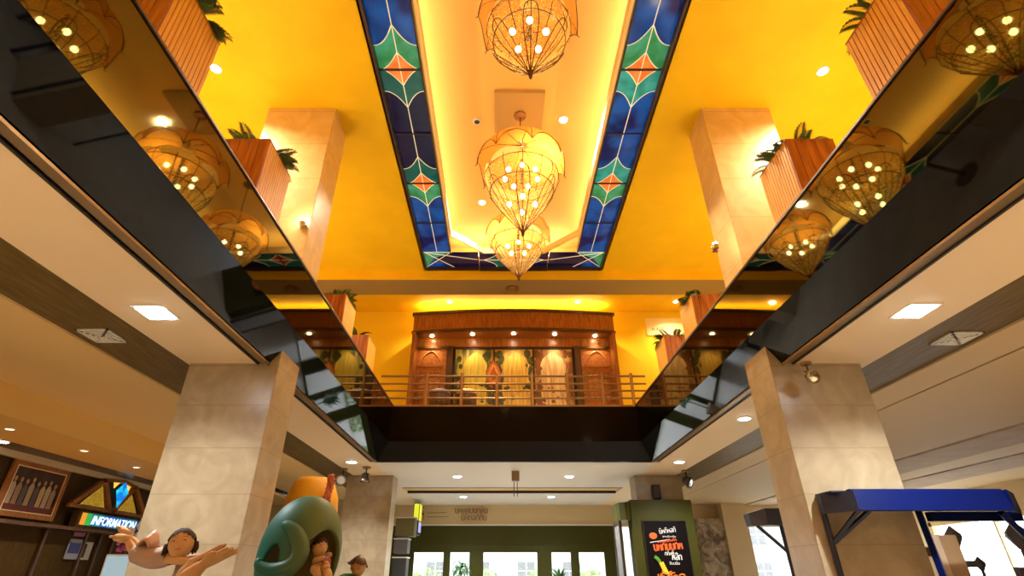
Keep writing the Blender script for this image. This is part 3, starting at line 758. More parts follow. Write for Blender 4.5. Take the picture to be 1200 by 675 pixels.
for y_, s_ in ((3.22, 11), (5.6, 12), (10.0, 13), (12.2, 14)):
    nmL = {3.22: 'tall pine planter box with fern at the top left edge', 5.6: 'pine planter box with fern before the upper left column', 10.0: 'pine planter box with fern beyond the upper left column', 12.2: 'pine planter box with broad leaves near the left end of the railing'}[y_]
    nmR = {3.22: 'tall pine planter box with fern at the top right edge', 5.6: 'pine planter box with fern before the upper right column', 10.0: 'pine planter box with fern beyond the upper right column', 12.2: 'pine planter box with small fern near the right end of the railing'}[y_]
    planter(XL-.16, y_+.02, 'left', nmL, 'leaf' if y_ == 12.2 else 'fern', seed=s_, hgt=(5.6 if y_ < 8 else 5.38)+H-ZS)
    planter(XR+.16, y_+.02, 'right', nmR, 'fern', seed=s_+20, hgt=(5.6 if y_ < 8 else 5.38)+H-ZS)

# ------------------------------------------------------------------ far railing
t = empty('railing', (XL, YF+.06, ZP-.03), 'bronze metal railing with round posts and four rails on the far balcony', 'railing')
RW = XR-XL; zr = lambda z: z+H-(ZP-.03)
for i, z in enumerate((5.36, 5.12, 4.90, 4.67)):
    MB().tube([(-.45,0,zr(z)), (RW+.40,0,zr(z))], .036 if i == 0 else .03, 8).build('rail', M['rail'], t)
MB().box(0, RW, -.05, .05, 0, .05).build('base_rail', M['rail'], t)
for i in range(8):
    px = 453+43*i; x = (px-588)*15.1/606 - XL
    if 0 < x < RW+.2:
        x = min(x, RW-.04)
        p = MB().tube([(x,-.03,.0), (x,-.03,zr(5.44))], .048, 10).build('post', M['rail'], t)
# ------------------------------------------------------------------ carved cabinet wall unit
t = empty('cabinet', (.43, 17.7, ZS), 'large curved wooden cabinet wall with carved doors and painted panels behind the railing', 'cabinet')
W2 = 3.62; zc = lambda z: z+H-ZS
def bow(x, d0=.78, b=.28): return -(d0 + b*(1-(x/W2)**2))
def bowed(name, z0, z1, d0, b, m, th=.08, x0=-W2, x1=W2, close=True):
    g = MB(); n = 24; X = [x0+(x1-x0)*i/n for i in range(n+1)]
    for i in range(n):
        a, c = X[i], X[i+1]; ya, yc = bow(a,d0,b), bow(c,d0,b)
        g.prism([(a,ya,z0),(c,yc,z0),(c,yc+th,z0),(a,ya+th,z0)], (0,0,z0), (0,0,z1))
    return g.build(name, m, t)
bowed('canopy', zc(7.68), zc(8.3), .70, .30, M['wood'], .1)
bowed('cornice', zc(8.3), zc(8.40), .76, .32, M['wood_dark'], .16, -W2-.06, W2+.06)
bowed('lower_moulding', zc(7.60), zc(7.68), .74, .31, M['wood_dark'], .14, -W2-.04, W2+.04)
g = MB(); n = 24
for i in range(n):
    a = -W2+2*W2*i/n; c = -W2+2*W2*(i+1)/n
    g.prism([(a,bow(a,.70,.30)+.05,0),(c,bow(c,.70,.30)+.05,0),(c,-.02,0),(a,-.02,0)], (0,0,0), (0,0,.05))
o = g.build('soffit', M['wood'], t); o.location.z = zc(7.62)
MB().box(-W2, -W2+.12, -.78, -.02, 0, zc(7.62)).build('side_panel', M['wood'], t); MB().box(W2-.12, W2, -.78, -.02, 0, zc(7.62)).build('side_panel', M['wood'], t)
MB().box(-W2+.12, W2-.12, -.12, -.02, 0, zc(7.62)).build('back_panel', M['wood_dark'], t)
MB().box(-W2+.12, W2-.12, -.22, -.12, zc(7.28), zc(7.62)).build('frieze', M['wood'], t)
for sx in (-1, 1):
    x0 = sx*2.98
    d = MB().box(x0-.56, x0+.56, -.22, -.12, 0, zc(7.22)).build('door', M['carved'], t)
    MB().box(x0-.62, x0-.56, -.26, -.12, 0, zc(7.28)).box(x0+.56, x0+.62, -.26, -.12, 0, zc(7.28)).box(x0-.56, x0+.56, -.26, -.12, zc(7.20), zc(7.28)).build('door_frame', M['wood_dark'], d)
    MB().box(x0-.46, x0+.46, -.25, -.22, zc(6.5), zc(6.56)).box(x0-.40, x0+.40, -.25, -.22, zc(6.28), zc(6.32)).box(x0-.42,x0-.38,-.25,-.22,zc(5.2),zc(6.28)).box(x0+.38,x0+.42,-.25,-.22,zc(5.2),zc(6.28)).build('moulding', M['wood'], d)
    cv = MB(); R = random.Random(5)
    for i in range(5):
        for j in range(4):
            u, v_ = (j-1.5)*.18, 5.35+i*.2
            cv.tube([(x0+u+.08*math.cos(q*.7)*(1-q/12), -.235, zc(v_)+.08*math.sin(q*.7)*(1-q/12)) for q in range(11)], .016, 5)
    cv.tube([(x0-.42, -.235, zc(6.6))]+[(x0-.42+.84*q/10, -.235, zc(6.6)+.5*math.sin(PI*q/10)) for q in range(11)], .02, 5)
    cv.build('carving', mat('pale_carving' if sx < 0 else 'pale_carving_right', (.62,.30,.08), .45), d)
    MB().box(sx*2.28-.09, sx*2.28+.09, -.30, -.12, 0, zc(7.28)).build('pilaster', M['wood_dark'], t)
PA = [mat('painting_a', (.10,.10,.03), .5, col2=(.55,.42,.05), nscale=2.2, nstretch=(3,1,.5), nlo=.42, nhi=.6),
      mat('painting_b', (.50,.22,.05), .5, col2=(.62,.46,.08), nscale=2.4, nstretch=(3,1,.6)),
      mat('painting_c', (.30,.10,.03), .5, col2=(.70,.48,.18), nscale=1.8, nstretch=(2,1,.8))]
FOL = [mat('painted_foliage_dark', (.035,.045,.012), .5, col2=(.09,.10,.02), nscale=7), mat('painted_foliage_red', (.28,.06,.02), .5, col2=(.16,.10,.02), nscale=7)]
for i in range(3):
    x0 = (i-1)*1.42
    pnt = MB().box(x0-.68, x0+.68, -.17, -.12, 0, zc(7.20)).build('painted_panel', PA[i], t)
    cl = MB(); rows = []; wd = (.40,.46,.44)[i]; sh = (.05,.08,-.02)[i]
    for q in range(15):
        z = zc(3.6)+(zc(7.08)-zc(3.6))*q/14; f_ = max(0, (z-zc(6.5))/(zc(7.08)-zc(6.5))); ww = wd*math.sqrt(max(.02, 1-f_*f_))*(1+.05*math.sin(q*1.7))
        rows.append([(x0+sh+ww*u/4, -.176-.006*(1-abs(u)/4), z) for u in range(-4, 5)])
    cl.grid(rows).build('painted_waterfall' , mat('pale_fall_%d' % i, ((.80,.62,.09),(.80,.56,.08),(.85,.66,.34))[i], .5, col2=((.48,.42,.05),(.50,.26,.04),(.60,.30,.10))[i], nscale=4, nstretch=(5,1,.35), nlo=.4, nhi=.68), pnt, smooth=True)
    fo = MB(); R = random.Random(40+i)
    for q in range(46):
        sd = R.choice((-1,1)); u = sd*R.uniform(.40,.66); z = R.uniform(4.6,7.05)
        fo.ball((x0+u, -.172, zc(z)), R.uniform(.05,.13), 7, (1,.06,1.4))
    for q in range(20): fo.ball((x0+R.uniform(-.6,.6), -.178, zc(R.uniform(4.8,5.9))), R.uniform(.04,.10), 7, (1,.06,.8))
    fo.build('painted_foliage', FOL[1 if i == 2 else 0], pnt)
    MB().box(x0-.71, x0-.68, -.20, -.12, 0, zc(7.25)).build('panel_frame', M['frame_dark'], pnt); MB().box(x0+.68, x0+.71, -.20, -.12, 0, zc(7.25)).build('panel_frame', M['frame_dark'], pnt); MB().box(x0-.68, x0+.68, -.20, -.12, zc(7.20), zc(7.25)).build('panel_frame', M['frame_dark'], pnt)
for k, (wd, hh, cl) in enumerate(((.27,.85,(.62,.16,.03)),(.19,.62,(.85,.36,.06)),(.10,.38,(.55,.10,.02)))):
    p_ = [(-.72+wd*math.sin(2*PI*q/24)*(1-.5*max(0,math.cos(2*PI*q/24))), -.19-.006*k, zc(6.25)+hh*.62*math.cos(2*PI*q/24)+(hh*.3 if q == 0 else 0)) for q in range(24)]
    MB().prism(p_, (0,0,0), (0,-.005,0)).build('painted_lotus', mat('lotus_%d' % k, cl, .5, col2=tuple(c*.6 for c in cl), nscale=9), t)
for i in range(5):
    x0 = (i-2)*1.48; yy = bow(x0,.70,.30)+.35
    k = MB().lathe([(0,0),(.07,0),(.06,-.02),(0,-.02)], (x0, yy, zc(7.61)), 14).build('puck_light', M['dl_warm'], t)
    light('puck_lamp', 'SPOT', (x0, yy, zc(7.55)), 45, (1,.72,.4), spot=1.9, blend=.7, radius=.04, parent=t)
# small wall plaque of lettering right of the cabinet and its white niche
n_ = empty('wall_plaque', at(781,386,17.68), 'pale plaque with faint line of letters on the yellow wall', 'plaque')
MB().box(-.75,.7,-.02,.02,-.25,.45).build('board', mat('pale_yellow_board', (.9,.72,.30), .5), n_)
lt = MB()
for i in range(7): lt.tube([(-.55+i*.17, -.03, -.06), (-.50+i*.17, -.03, .06), (-.45+i*.17, -.03, -.02), (-.46+i*.17,-.03,-.07)], .012, 4)
lt.build('lettering', M['frame_dark'], n_)
# seats behind the railing
for px, col, lab in ((547,(.75,.42,.22),'pale peach round cushion seat behind the railing'), (515,(.16,.10,.22),'dark violet round cushion seat behind the railing')):
    p = at(px, 462, 16.1); t2 = empty('pouf', (p.x, p.y, ZS), lab, 'seat')
    MB().lathe([(0,0),(.30,0),(.33,.3),(.32,p.z-ZS-.04),(0,p.z-ZS-.02)]).build('base', M['wood_dark'], t2)
    MB().ball((0,0,p.z-ZS+.02), .34, 16, (1,1,.42)).build('cushion', mat(lab[:8], col, .7), t2, smooth=True)
# ------------------------------------------------------------------ spotlights of the lower ceiling
def track_spot(loc, lab, aim=(0,-1,-.35), s=1.0, body='chrome', cable=False, wh=False):
    t = empty('ceiling_spotlight', loc, lab, 'spotlight', 'adjustable spotlights under the balcony')
    t.scale = (s, s, s)
    MB().lathe([(0,0),(.07,0),(.07,-.03),(0,-.03)], n=16).build('mount', M['trim_metal'], t)
    MB().tube([(0,0,-.03),(0,0,-.10),(.02,-.02,-.13)], .014).tube([(-.07,-.02,-.13),(.07,-.02,-.13)], .012).build('bracket', M['frame_dark'], t)
    q = Vector(aim).to_track_quat('Z', 'Y').to_matrix().to_4x4(); mx = Matrix.Translation((0,-.04,-.2)) @ q
    h = MB().lathe([(0,-.09),(.04,-.09),(.06,-.03),(.095,.03),(.095,.06),(.08,.06),(.075,.045),(0,.045)], n=20); h.bm.transform(mx); h.build('lamp_head', M['frame_dark'] if body == 'dark' else M['trim_metal'], t, smooth=False)
    h = MB().lathe([(0,.046),(.074,.046),(.06,.056),(0,.06)], n=18); h.bm.transform(mx); h.build('lens', M['chrome'] if not wh else M['white'], t)
    return t
track_spot(tuple(at(944,425,7.3)), 'round spotlight fixed beside the right balcony edge at the column', s=1.15)
track_spot((-3.45, 7.5, Z1) if False else tuple(Vector(ceil_pt(403,549,Z1))), 'round spotlight with pale lens above the farther left column', s=1.7, wh=True)
track_spot(tuple(Vector(ceil_pt(430,547,Z1))), 'dark cone spotlight above the farther left column', aim=(0,-.1,-1), s=1.7, body='dark')
track_spot(tuple(Vector(ceil_pt(803,551,Z1))), 'dark spotlight beside the column of the green booth', aim=(.6,-.5,-.4), s=1.8, body='dark')
p = at(768,577,17.8); t = empty('loudspeaker', p, 'small black loudspeaker on the column above the green booth', 'loudspeaker')
MB().box(-.13,.13,-.22,.0,-.22,.22).build('body', M['frame_dark'], t, bevel=.04); MB().lathe([(0,0),(.09,0),(.09,.02),(0,.02)], n=18).build('cone', M['dark_line'], t, loc=(0,-.22,-.05)).rotation_euler = (PI/2,0,0)
p = Vector(ceil_pt(604,552,Z1)); t = empty('hanging_sensor', p, 'small box hanging on two wires from the white ceiling', 'sensor')
MB().box(-.12,.12,-.05,.05,-.30,-.0).build('box', M['trim_metal'], t); MB().tube([(-.05,0,-.3),(-.05,0,-.75)], .012).tube([(.05,0,-.3),(.05,0,-.75)], .012).build('wire', M['dark_line'], t)

# ================================================================== GREEN BOOTH WITH POSTER
t = empty('booth', (4.9, 17.2, 0), 'olive green booth panelling around the column foot with a food poster', 'booth')
MB().box(-.94,.96,0,.55,0,3.56).build('front_panel', M['green_frame'], t, bevel=.01)
b = MB(); pts = [(-.94-.02, .0), (-1.10,.06), (-1.24,.22), (-1.28,.5), (-1.28,1.3), (-.96,1.3)]
b.prism([(x,y,3.0) for x,y in pts], (0,0,3.0), (0,0,3.50)); b.build('curved_header', M['green_frame'], t)
b = MB().box(-1.28,-1.2,.30,.38,0,3.0).box(-1.28,-1.2,1.2,1.28,0,3.0).box(-1.28,-1.2,.38,1.2,2.9,3.0)
b.build('side_door_frame', M['frame_dark'], t); MB().box(-1.25,-1.23,.38,1.2,0,2.9).build('side_glass', mat('grey_tinted_glass', (.35,.34,.33), .1, alpha=.7), t)
# poster: things on the booth
po = empty('poster', (4.92, 17.19, 1.15), 'black food poster with orange lettering and a bowl of noodles on the green booth', 'poster')
MB().box(-.64,.64,-.03,0,0,1.80).build('board', mat('poster_black', (.006,.004,.004), .5, spec=.08), po)
MB().box(-.66,-.64,-.05,0,0,1.82).box(.64,.66,-.05,0,0,1.82).box(-.64,.64,-.05,0,1.80,1.82).build('frame', M['frame_dark'], po)
EO = emat('poster_orange', (.85,.13,.03), .5); EW = emat('poster_white', (.85,.8,.72), .35); EY = emat('poster_yellow', (.9,.5,.04), .5); EG = emat('poster_green', (.12,.3,.04), .4)
def glyphs(x0, z0, n, h_, wd, m, name, par, y=-.04, slope=0., seed=1, r=.012):
    R = random.Random(seed); b = MB()
    for i in range(n):
        x = x0+i*wd; z = z0+slope*i*wd; k = R.choice((0,1,2,3)); a = wd*.72
        if k == 0: pts = [(0,0),(0,h_*.8),(a*.5,h_),(a,h_*.8),(a,0)]
        elif k == 1: pts = [(a*.2,h_*.7),(0,h_),(a*.1,h_*.2),(a*.4,0),(a,0),(a,h_)]
        elif k == 2: pts = [(a*.6,h_*.5),(a*.2,h_*.5),(0,h_*.2),(a*.3,0),(a,h_*.2),(a,h_),(0,h_)]
        else: pts = [(0,0),(a*.2,h_*.9),(a*.5,h_*.4),(a*.8,h_*.95),(a,0)]
        b.tube([(x+u, y, z+v_) for u, v_ in pts], r, 4)
        if R.random() < .35: b.tube([(x, y, z+h_*1.25), (x+a*.5, y, z+h_*1.4), (x+a, y, z+h_*1.25)], r*.8, 4)
    return b.build(name, m, par)
MB().ball((-.38,-.03,1.40), .12, 14, (1,.08,.75)).build('emblem', EO, po)
glyphs(-.18, 1.46, 6, .10, .085, EW, 'small_lettering', po, seed=4, slope=.1); glyphs(-.1, 1.36, 8, .03, .05, EW, 'caption_lettering', po, seed=5, r=.006)
MB().tube([(-.5,-.035,1.22),(.1,-.035,1.30)], .010, 4).build('underline', EW, po)
glyphs(-.40, 1.00, 7, .17, .125, EO, 'headline_lettering', po, seed=8, slope=.06, r=.022); glyphs(-.05, 1.23, 6, .05, .06, EO, 'overline_lettering', po, seed=9, r=.008, slope=.1)
glyphs(-.1, .88, 4, .08, .07, EW, 'price_lettering', po, seed=10, r=.009); glyphs(.1, .76, 3, .13, .10, EW, 'price_number', po, seed=12, r=.016); glyphs(.0, .64, 5, .05, .06, EW, 'note_lettering', po, seed=13, r=.007)
b = MB(); R = random.Random(3)
for i in range(60):
    a = R.uniform(0,6.28); rr = .42*math.sqrt(R.random()); cx_, cz_ = rr*math.cos(a)*1.0, .22+rr*math.sin(a)*.62
    b.tube([(cx_+.09*math.cos(a+q*.5), -.035-.001*i/6, cz_+.05*math.sin(a+q*.5)) for q in range(6)], .018, 4)
b.build('noodles', emat('noodle_orange', (.75,.10,.01), .5, (.95,.35,.05), 9), po)
for i, (u, v_) in enumerate(((-.30,.62),(-.22,.58))): MB().tube([(u,-.045,v_+.12),(u+.12,-.055,v_-.18)], .04, 8).build('baby_corn', EY, po)
MB().tube([(-.42,-.045,.85),(-.33,-.045,.78),(-.28,-.045,.70)], .05, 6).build('herb_leaf', EG, po)

# Sign on the entrance wall, faded lettering
sg = empty('wall_lettering', (-2.6, YB-.13, 3.75), 'faded brown two line lettering on the cream wall above the doors', 'lettering')
LM = mat('faded_brown_letters', (.32,.20,.10), .7)
glyphs(-1.35, .0, 1, .4, .5, LM, 'mark', sg, y=0, seed=2, r=.02); MB().tube([(-.85,0,.12),(.15,0,.12)], .014, 4).tube([(-.85,0,.28),(.05,0,.3)], .014, 4).build('rule_line', LM, sg)
glyphs(.45, .28, 9, .20, .17, LM, 'top_line', sg, y=0, seed=21, r=.02); glyphs(.75, -.02, 7, .18, .17, LM, 'bottom_line', sg, y=0, seed=22, r=.02)

# blade signs and boxes left of the entrance
t = empty('blade_sign', (at(489,607,24.2).x, 24.2, 3.0), 'dark projecting sign with yellow green face left of the entrance', 'sign')
MB().box(-.12,.12,-.35,.35,0,1.25).build('case', M['frame_dark'], t); MB().box(.12,.14,-.3,.3,.55,1.2).box(-.1,.1,-.37,-.35,.55,1.2).build('yellow_face', emat('yellow_green_face', (.5,.5,.03), .8), t); MB().box(.12,.14,-.3,.3,.1,.5).build('blue_face', emat('lilac_face', (.3,.3,.6), .8), t)
MB().box(-.03,.03,.35,1.8,.95,1.0).build('arm', M['frame_dark'], t)
for k, (z0, z1, col, lab) in enumerate(((2.75,3.35,(.18,.17,.07),'upper olive wall box on brackets beside the farther left column'), (2.2,2.65,(.14,.14,.14),'grey wall box under the olive one beside the farther left column'), (0.6,2.05,(.05,.05,.05),'tall dark banner stand beside the farther left column'))):
    t = empty('wall_box' if k < 2 else 'banner_stand', (at(477,607,21.0).x, 21.0, z0), lab, 'box' if k < 2 else 'banner')
    MB().box(-.35,.35 if k == 0 else .15,-.3,.3,0,z1-z0).build('body', mat('box_%d' % k, col, .5), t, bevel=.02); MB().box(-.37,.37 if k==0 else .17,-.32,.32,z1-z0,z1-z0+.04).build('lid', M['white'], t)
    MB().box(-1.2 if k<2 else -.1,-.35 if k<2 else .1,-.03,.03,-z0 if k==2 else .1,.0 if k==2 else .14).build('bracket', M['frame_dark'], t)

# indoor plants in front of the doors
def potted(px, py, Y, drooping, lab, seed):
    R = random.Random(seed); p = at(px, py, Y)
    t = empty('potted_plant', (p.x, Y, 0), lab, 'plant'); ht = p.z
    MB().lathe([(0,0),(.2,0),(.27,.5),(.29,.55),(.24,.55),(0,.5)]).build('pot', mat('clay_pot_%d' % seed, (.35,.2,.12), .6), t)
    b = MB(); b.tube([(0,0,.5),(0,0,ht*.75)], .03, 6)
    for i in range(46):
        az = R.uniform(0,6.28); z0 = R.uniform(ht*.62, ht*.80) if drooping else R.uniform(.9, ht*.62); ln = R.uniform(.5,.8); el = R.uniform(.6,1.45) if drooping else R.uniform(.9,1.5)
        q_ = Vector((0,0,z0)); rows = []
        for q in range(8):
            d_ = Vector((math.cos(az)*math.cos(el), math.sin(az)*math.cos(el), math.sin(el))); s_ = Vector((-math.sin(az), math.cos(az), 0)); wq = .05*math.sin(PI*(q+.4)/7.6)
            rows.append([q_-s_*wq, q_, q_+s_*wq]); q_ = q_+d_*ln/7; el -= (.42 if drooping else .10)
        b.grid(rows)
    b.build('foliage', M['leaf_in'], t)
M['leaf_in'] = mat('indoor_leaves', (.03,.12,.03), .45, col2=(.08,.22,.06), nscale=4)
potted(541, 650, 25.0, True, 'green plant with drooping leaves before the left entrance panes', 31)
potted(655, 655, 25.0, False, 'upright green leafy plant before the right entrance panes', 32)

# ================================================================== BLUE CANOPY KIOSK (right)
zk = .72+H; zt = .985+H
t = empty('kiosk_canopy', (4.3, 7.3, 0), 'glossy blue kiosk canopy frame with braces in front of the right marble column', 'kiosk')
def loc3(x, y, z): return (x-4.3, y-7.3, z)
b = MB(); b.prism([loc3(4.50,7.05,zk), loc3(4.50,7.16,zk), loc3(4.50,7.20,zt), loc3(4.50,7.12,zt)], (0,0,0), (1.97,0,0))
b.build('front_fascia', M['blue'], t, bevel=.006)
b = MB(); b.prism([loc3(4.50,7.05,zk), loc3(4.27,7.42,zk), loc3(4.27,7.52,zk), loc3(4.50,7.16,zk)], (0,0,0), (0,0,.24)); b.build('chamfer_fascia', M['blue_dark'], t)
b = MB().box(-.0,2.17,-.10,.40,zt-.03,zt-.01); b.build('roof_sheet', M['blue_dark'], t)
b = MB(); b.tube([loc3(4.33,7.55,zk+.02), loc3(4.33,7.55,0)], .035, 8); b.build('post', M['blue_dark'], t)
b = MB(); b.tube([loc3(4.58,7.16,zk+.03), loc3(4.35,7.52,zk-.33)], .03, 4); b.build('brace', M['blue_dark'], t)
b = MB(); b.tube([loc3(4.80,7.3,zk+.03), loc3(4.36,7.55,zk-.34)], .03, 4); b.build('brace', M['blue_dark'], t)
b = MB(); b.tube([loc3(5.50,7.4,zk+.03), loc3(5.56,7.4,0)], .05, 4); b.build('post', M['blue'], t)
b = MB().box(1.35, 2.55, .10, .20, zk-.09, zk+.02); b.build('rear_beam', M['blue'], t)
b = MB(); b.prism([loc3(6.47,7.05,zk), loc3(6.88,7.42,zk), loc3(6.86,7.52,zk), loc3(6.47,7.16,zk)], (0,0,0), (0,0,.25)); b.build('chamfer_fascia', M['blue'], t)
b = MB(); b.tube([loc3(6.45,7.25,zk), loc3(6.82,7.40,zk-.35), loc3(6.84,7.40,0)], .05, 4); b.build('post', M['blue'], t)
# second canopy part behind the column
t = empty('kiosk_canopy', (4.2, 9.3, 0), 'smaller dark blue kiosk canopy end left behind the right marble column', 'kiosk')
q = at(889,606,9.3)
b = MB(); b.prism([(q.x-.14-4.2,0,q.z-.13),(q.x+.06-4.2,-.15,q.z-.13),(q.x+.06-4.2,-.12,q.z+.12),(q.x-.14-4.2,.05,q.z+.06)], (0,0,0), (.0,.2,0)); b.box(q.x+.06-4.2, 2.0, -.15, .08, q.z-.13, q.z+.12); b.build('fascia', M['blue_dark'], t)
b = MB(); b.tube([(q.x-.06-4.2,0,q.z-.12),(q.x+.36-4.2,.05,q.z-.50)], .03, 4); b.build('brace', M['blue_dark'], t)
b = MB(); b.tube([(q.x+.36-4.2,.05,q.z-.10),(q.x+.42-4.2,.05,0)], .035, 6); b.build('post', M['blue_dark'], t)
# things seen inside the kiosk
pb = at(1097,627,8.6)
t = empty('display_board', (pb.x, 8.6, 0), 'tan leaning display board standing inside the blue kiosk', 'board')
o = MB().box(-.0,.27,-.03,.03,0,pb.z).build('panel', M['tan'], t, bevel=.005); o = MB().box(-.08,0,-.04,.04,0,pb.z).build('edge_strip', M['mauve_ceil'], t)
pb = at(1086,640,8.9)
t = empty('cupboard', (pb.x-.02, 9.1, 0), 'small olive cupboard behind the tan display board', 'cupboard')
MB().box(-.12,.25,-.2,.2,0,pb.z).build('body', M['cream_wall'], t, bevel=.01); MB().box(-.10,.2,-.21,-.2,pb.z-.14,pb.z-.02).build('shelf_edge', M['frame_dark'], t)
def finial(px, py, Y, s, lab):
    p = at(px, py, Y); t = empty('carved_post', (p.x, Y, 0), lab, 'carved post', 'carved posts with pointed tops before the window'); z = p.z
    MB().lathe([(0,0),(.08*s,0),(.08*s,z-.75*s),(.07*s,z-.5*s)], n=4).build('shaft', M['post_m'], t)
    MB().lathe([(0,z-.50*s),(.07*s,z-.50*s),(.20*s,z-.28*s),(.19*s,z-.20*s),(.01,z)], n=6).build('pointed_cap', M['post_m'], t)
    MB().box(-.30*s,.30*s,-.06,.06,z-.95*s,z-.80*s).build('cross_arm', M['post_m'], t)
M['post_m'] = mat('weathered_dark_teal', (.05,.055,.06), .5, col2=(.10,.06,.07), nscale=4)
finial(1112, 616, 11.0, .75, 'dark carved post with pointed top right of the tan board')
finial(1185, 610, 11.0, 1.0, 'larger dark carved post with pointed top at the right edge')
finial(1145, 652, 14.0, .6, 'small carved post far between the two larger ones')

# ================================================================== INFORMATION DESK (left)
t = empty('framed_picture', (-11.93, 13.1, 1.25+H), 'large framed group photograph on the dark wall at the left edge', 'picture')
fw, fh = 1.85, 1.27
MB().box(-.02,.06,0,.14,0,fh).box(-.02,.06,fw-.14,fw,0,fh).box(-.02,.06,.14,fw-.14,0,.14).box(-.02,.06,.14,fw-.14,fh-.14,fh).build('frame', M['wood'], t, bevel=.01)
MB().box(.06,.065,.12,.14,.12,fh-.12).box(.06,.065,fw-.14,fw-.12,.12,fh-.12).box(.06,.065,.14,fw-.14,.12,.14).box(.06,.065,.14,fw-.14,fh-.14,fh-.12).build('gold_slip', M['gold_trim'], t)
ph = MB().box(0,.02,.14,fw-.14,.14,fh-.14).build('photograph', mat('photo_background', (.035,.018,.012), .25, col2=(.08,.03,.02), nscale=4), t)
MB().box(.02,.024,.14,fw-.14,.14,.34).build('photo_red_floor', mat('photo_red', (.16,.02,.015), .4), ph)
R = random.Random(9); cl = [(.55,.42,.28),(.4,.25,.15),(.12,.10,.10),(.5,.36,.2),(.10,.08,.09),(.62,.45,.2)]
pm = [mat('photo_cloth_%d' % i, c_, .5) for i, c_ in enumerate(cl)]; skin_p = mat('photo_skin', (.5,.28,.16), .5)
for i in range(8):
    y = .24+i*.185; h_ = .58+.08*R.random()
    f_ = MB().prism([(.03,y-.07,.28),(.03,y+.07,.28),(.03,y+.08,h_+.06),(.03,y+.03,h_+.16),(.03,y-.03,h_+.16),(.03,y-.08,h_+.06)], (0,0,0), (.004,0,0)).build('photo_person', pm[i%6], ph)
    MB().ball((.034,y,h_+.23), .055, 8, (.1,.8,1.1)).build('photo_head', skin_p, f_)
# dark ledge below the pictures and the pilasters / panels of the wall
struct('trim_12', MB().box(-12,-11.6,-8,18.4,1.08+H,1.16+H), M['wood_dark'], 'dark wooden ledge under the framed picture')
b = MB()
for y in (14.9, 16.4, 17.0, 17.6): b.box(-11.98,-11.9,y,y+.08,0,1.08+H)
b.box(-11.98,-11.88,11.8,12.6,0,1.08+H)
struct('trim_13', b, M['wood_dark'], 'dark upright mouldings of the panelled wall')
# information sign with pediment
t = empty('information_sign', (-11.62, 15.5, 1.08+H+.1), 'lit blue INFORMATION sign over the desk on the panelled wall', 'sign')
MB().box(-.15,.05,-.1,2.85,-.02,.40).build('case', M['panel_wood'], t)
MB().box(.05,.07,.10,2.45,.05,.35).build('light_panel', emat('sign_blue', (.01,.08,.35), .5, (.01,.25,.25), 2.2), t)
MB().box(.05,.075,.0,.16,.05,.35).build('orange_end', emat('sign_orange', (.8,.3,.03), .5), t)
MB().box(.05,.076,.16,.36,.05,.35).build('green_end', emat('sign_green', (.05,.4,.06), .5), t)
tx = text_mesh('lettering', 'INFORMATION', .31, emat('sign_white_letters', (.7,.85,1), .8), t, (.085,.38,.09), (PI/2,0,PI/2), ext=.006, shear=.25, offset=.004)
def_w = max(v.co.x for v in tx.data.vertices); tx.scale = (2.0/def_w, 1, 1)
t = empty('glass_pediment', (-11.80, 15.2, 1.64+H), 'wooden zigzag pediment with blue glass diamond above the information sign', 'pediment'); t.scale = (1,1,.94)
def bar(b, a, c, wd=.07):
    a = Vector((0,*a)); c = Vector((0,*c)); d_ = (c-a).normalized(); n_ = Vector((0,-d_.z,d_.y))*wd
    b.prism([a-n_, c-n_, c+n_, a+n_], (0,0,0), (.10,0,0))
Wp = 3.3
b = MB(); m0 = Wp*.54
bar(b, (0,.10), (.95,.88)); bar(b, (.95,.88), (1.55,.06)); bar(b, (m0+.95-.35,.9), (Wp-.05,.10)); bar(b, (m0-.72+.6,.02), (m0+.62,.90)); bar(b, (.82,.88),(m0,.98),.05); bar(b,(m0,.98),(m0+.62,.88),.05)
bar(b, (-.1,.05), (Wp,.05), .05)
b.build('wood_lattice', M['wood'], t)
def fl_(name, poly, m, x=.04): return MB().prism([(x,*p) for p in poly], (0,0,0), (.02,0,0)).build(name, m, t)
fl_('blue_diamond', [(m0-.02,.18),(m0+.28,.66),(m0+.02,.95),(m0-.28,.66)], emat('diamond_blue', (.0,.12,.55), .8, (.02,.5,.6), 4), .1)
AM = emat('amber_glass', (.55,.33,.03), .35, (.25,.14,.01), 14)
fl_('amber_pane', [(.30,.12),(.95,.72),(1.30,.12)], AM); fl_('amber_pane', [(m0+.15,.12),(m0+.55,.66),(m0+1.05,.12)], AM)
fl_('gold_corner', [(m0-.45,.95),(m0-.12,.95),(m0-.34,.72)], emat('gold_glass', (.9,.5,.08), .7)); fl_('gold_corner', [(m0+.42,.95),(m0+.12,.95),(m0+.34,.72)], bpy.data.materials['gold_glass'])
# stickers
t = empty('sticker_notice', (-11.96, 15.9, .35+H), 'small blue and white notice sheets on the brown wall below the sign', 'notice')
def rect(y0,y1,z0,z1,m,nm,x=.0): return MB().box(x, x+.02, y0,y1,z0,z1).build(nm, m, t)
rect(0,.5,.05,.55,mat('notice_lilac', (.35,.35,.5), .5),'sheet'); rect(.55,.95,.05,.5,mat('notice_pale', (.5,.48,.42), .5),'sheet'); rect(.05,.45,.2,.45,mat('notice_navy', (.04,.06,.25), .5),'print',.02); rect(.05,.5,.62,.78,mat('notice_red', (.35,.1,.16), .5),'sheet')
rect(.6,.7,.1,.45,M['panel_wood'],'print',.02)
# counter desk below the view
t = empty('reception_desk', (-10.2, 9, 0), 'wooden reception desk below the information sign', 'desk')
MB().box(-.6,.2,0,9,0,1.05).build('body', M['wood_dark'], t); MB().box(-.7,.3,-.1,9.1,1.05,1.12).build('desk_top', M['wood'], t)
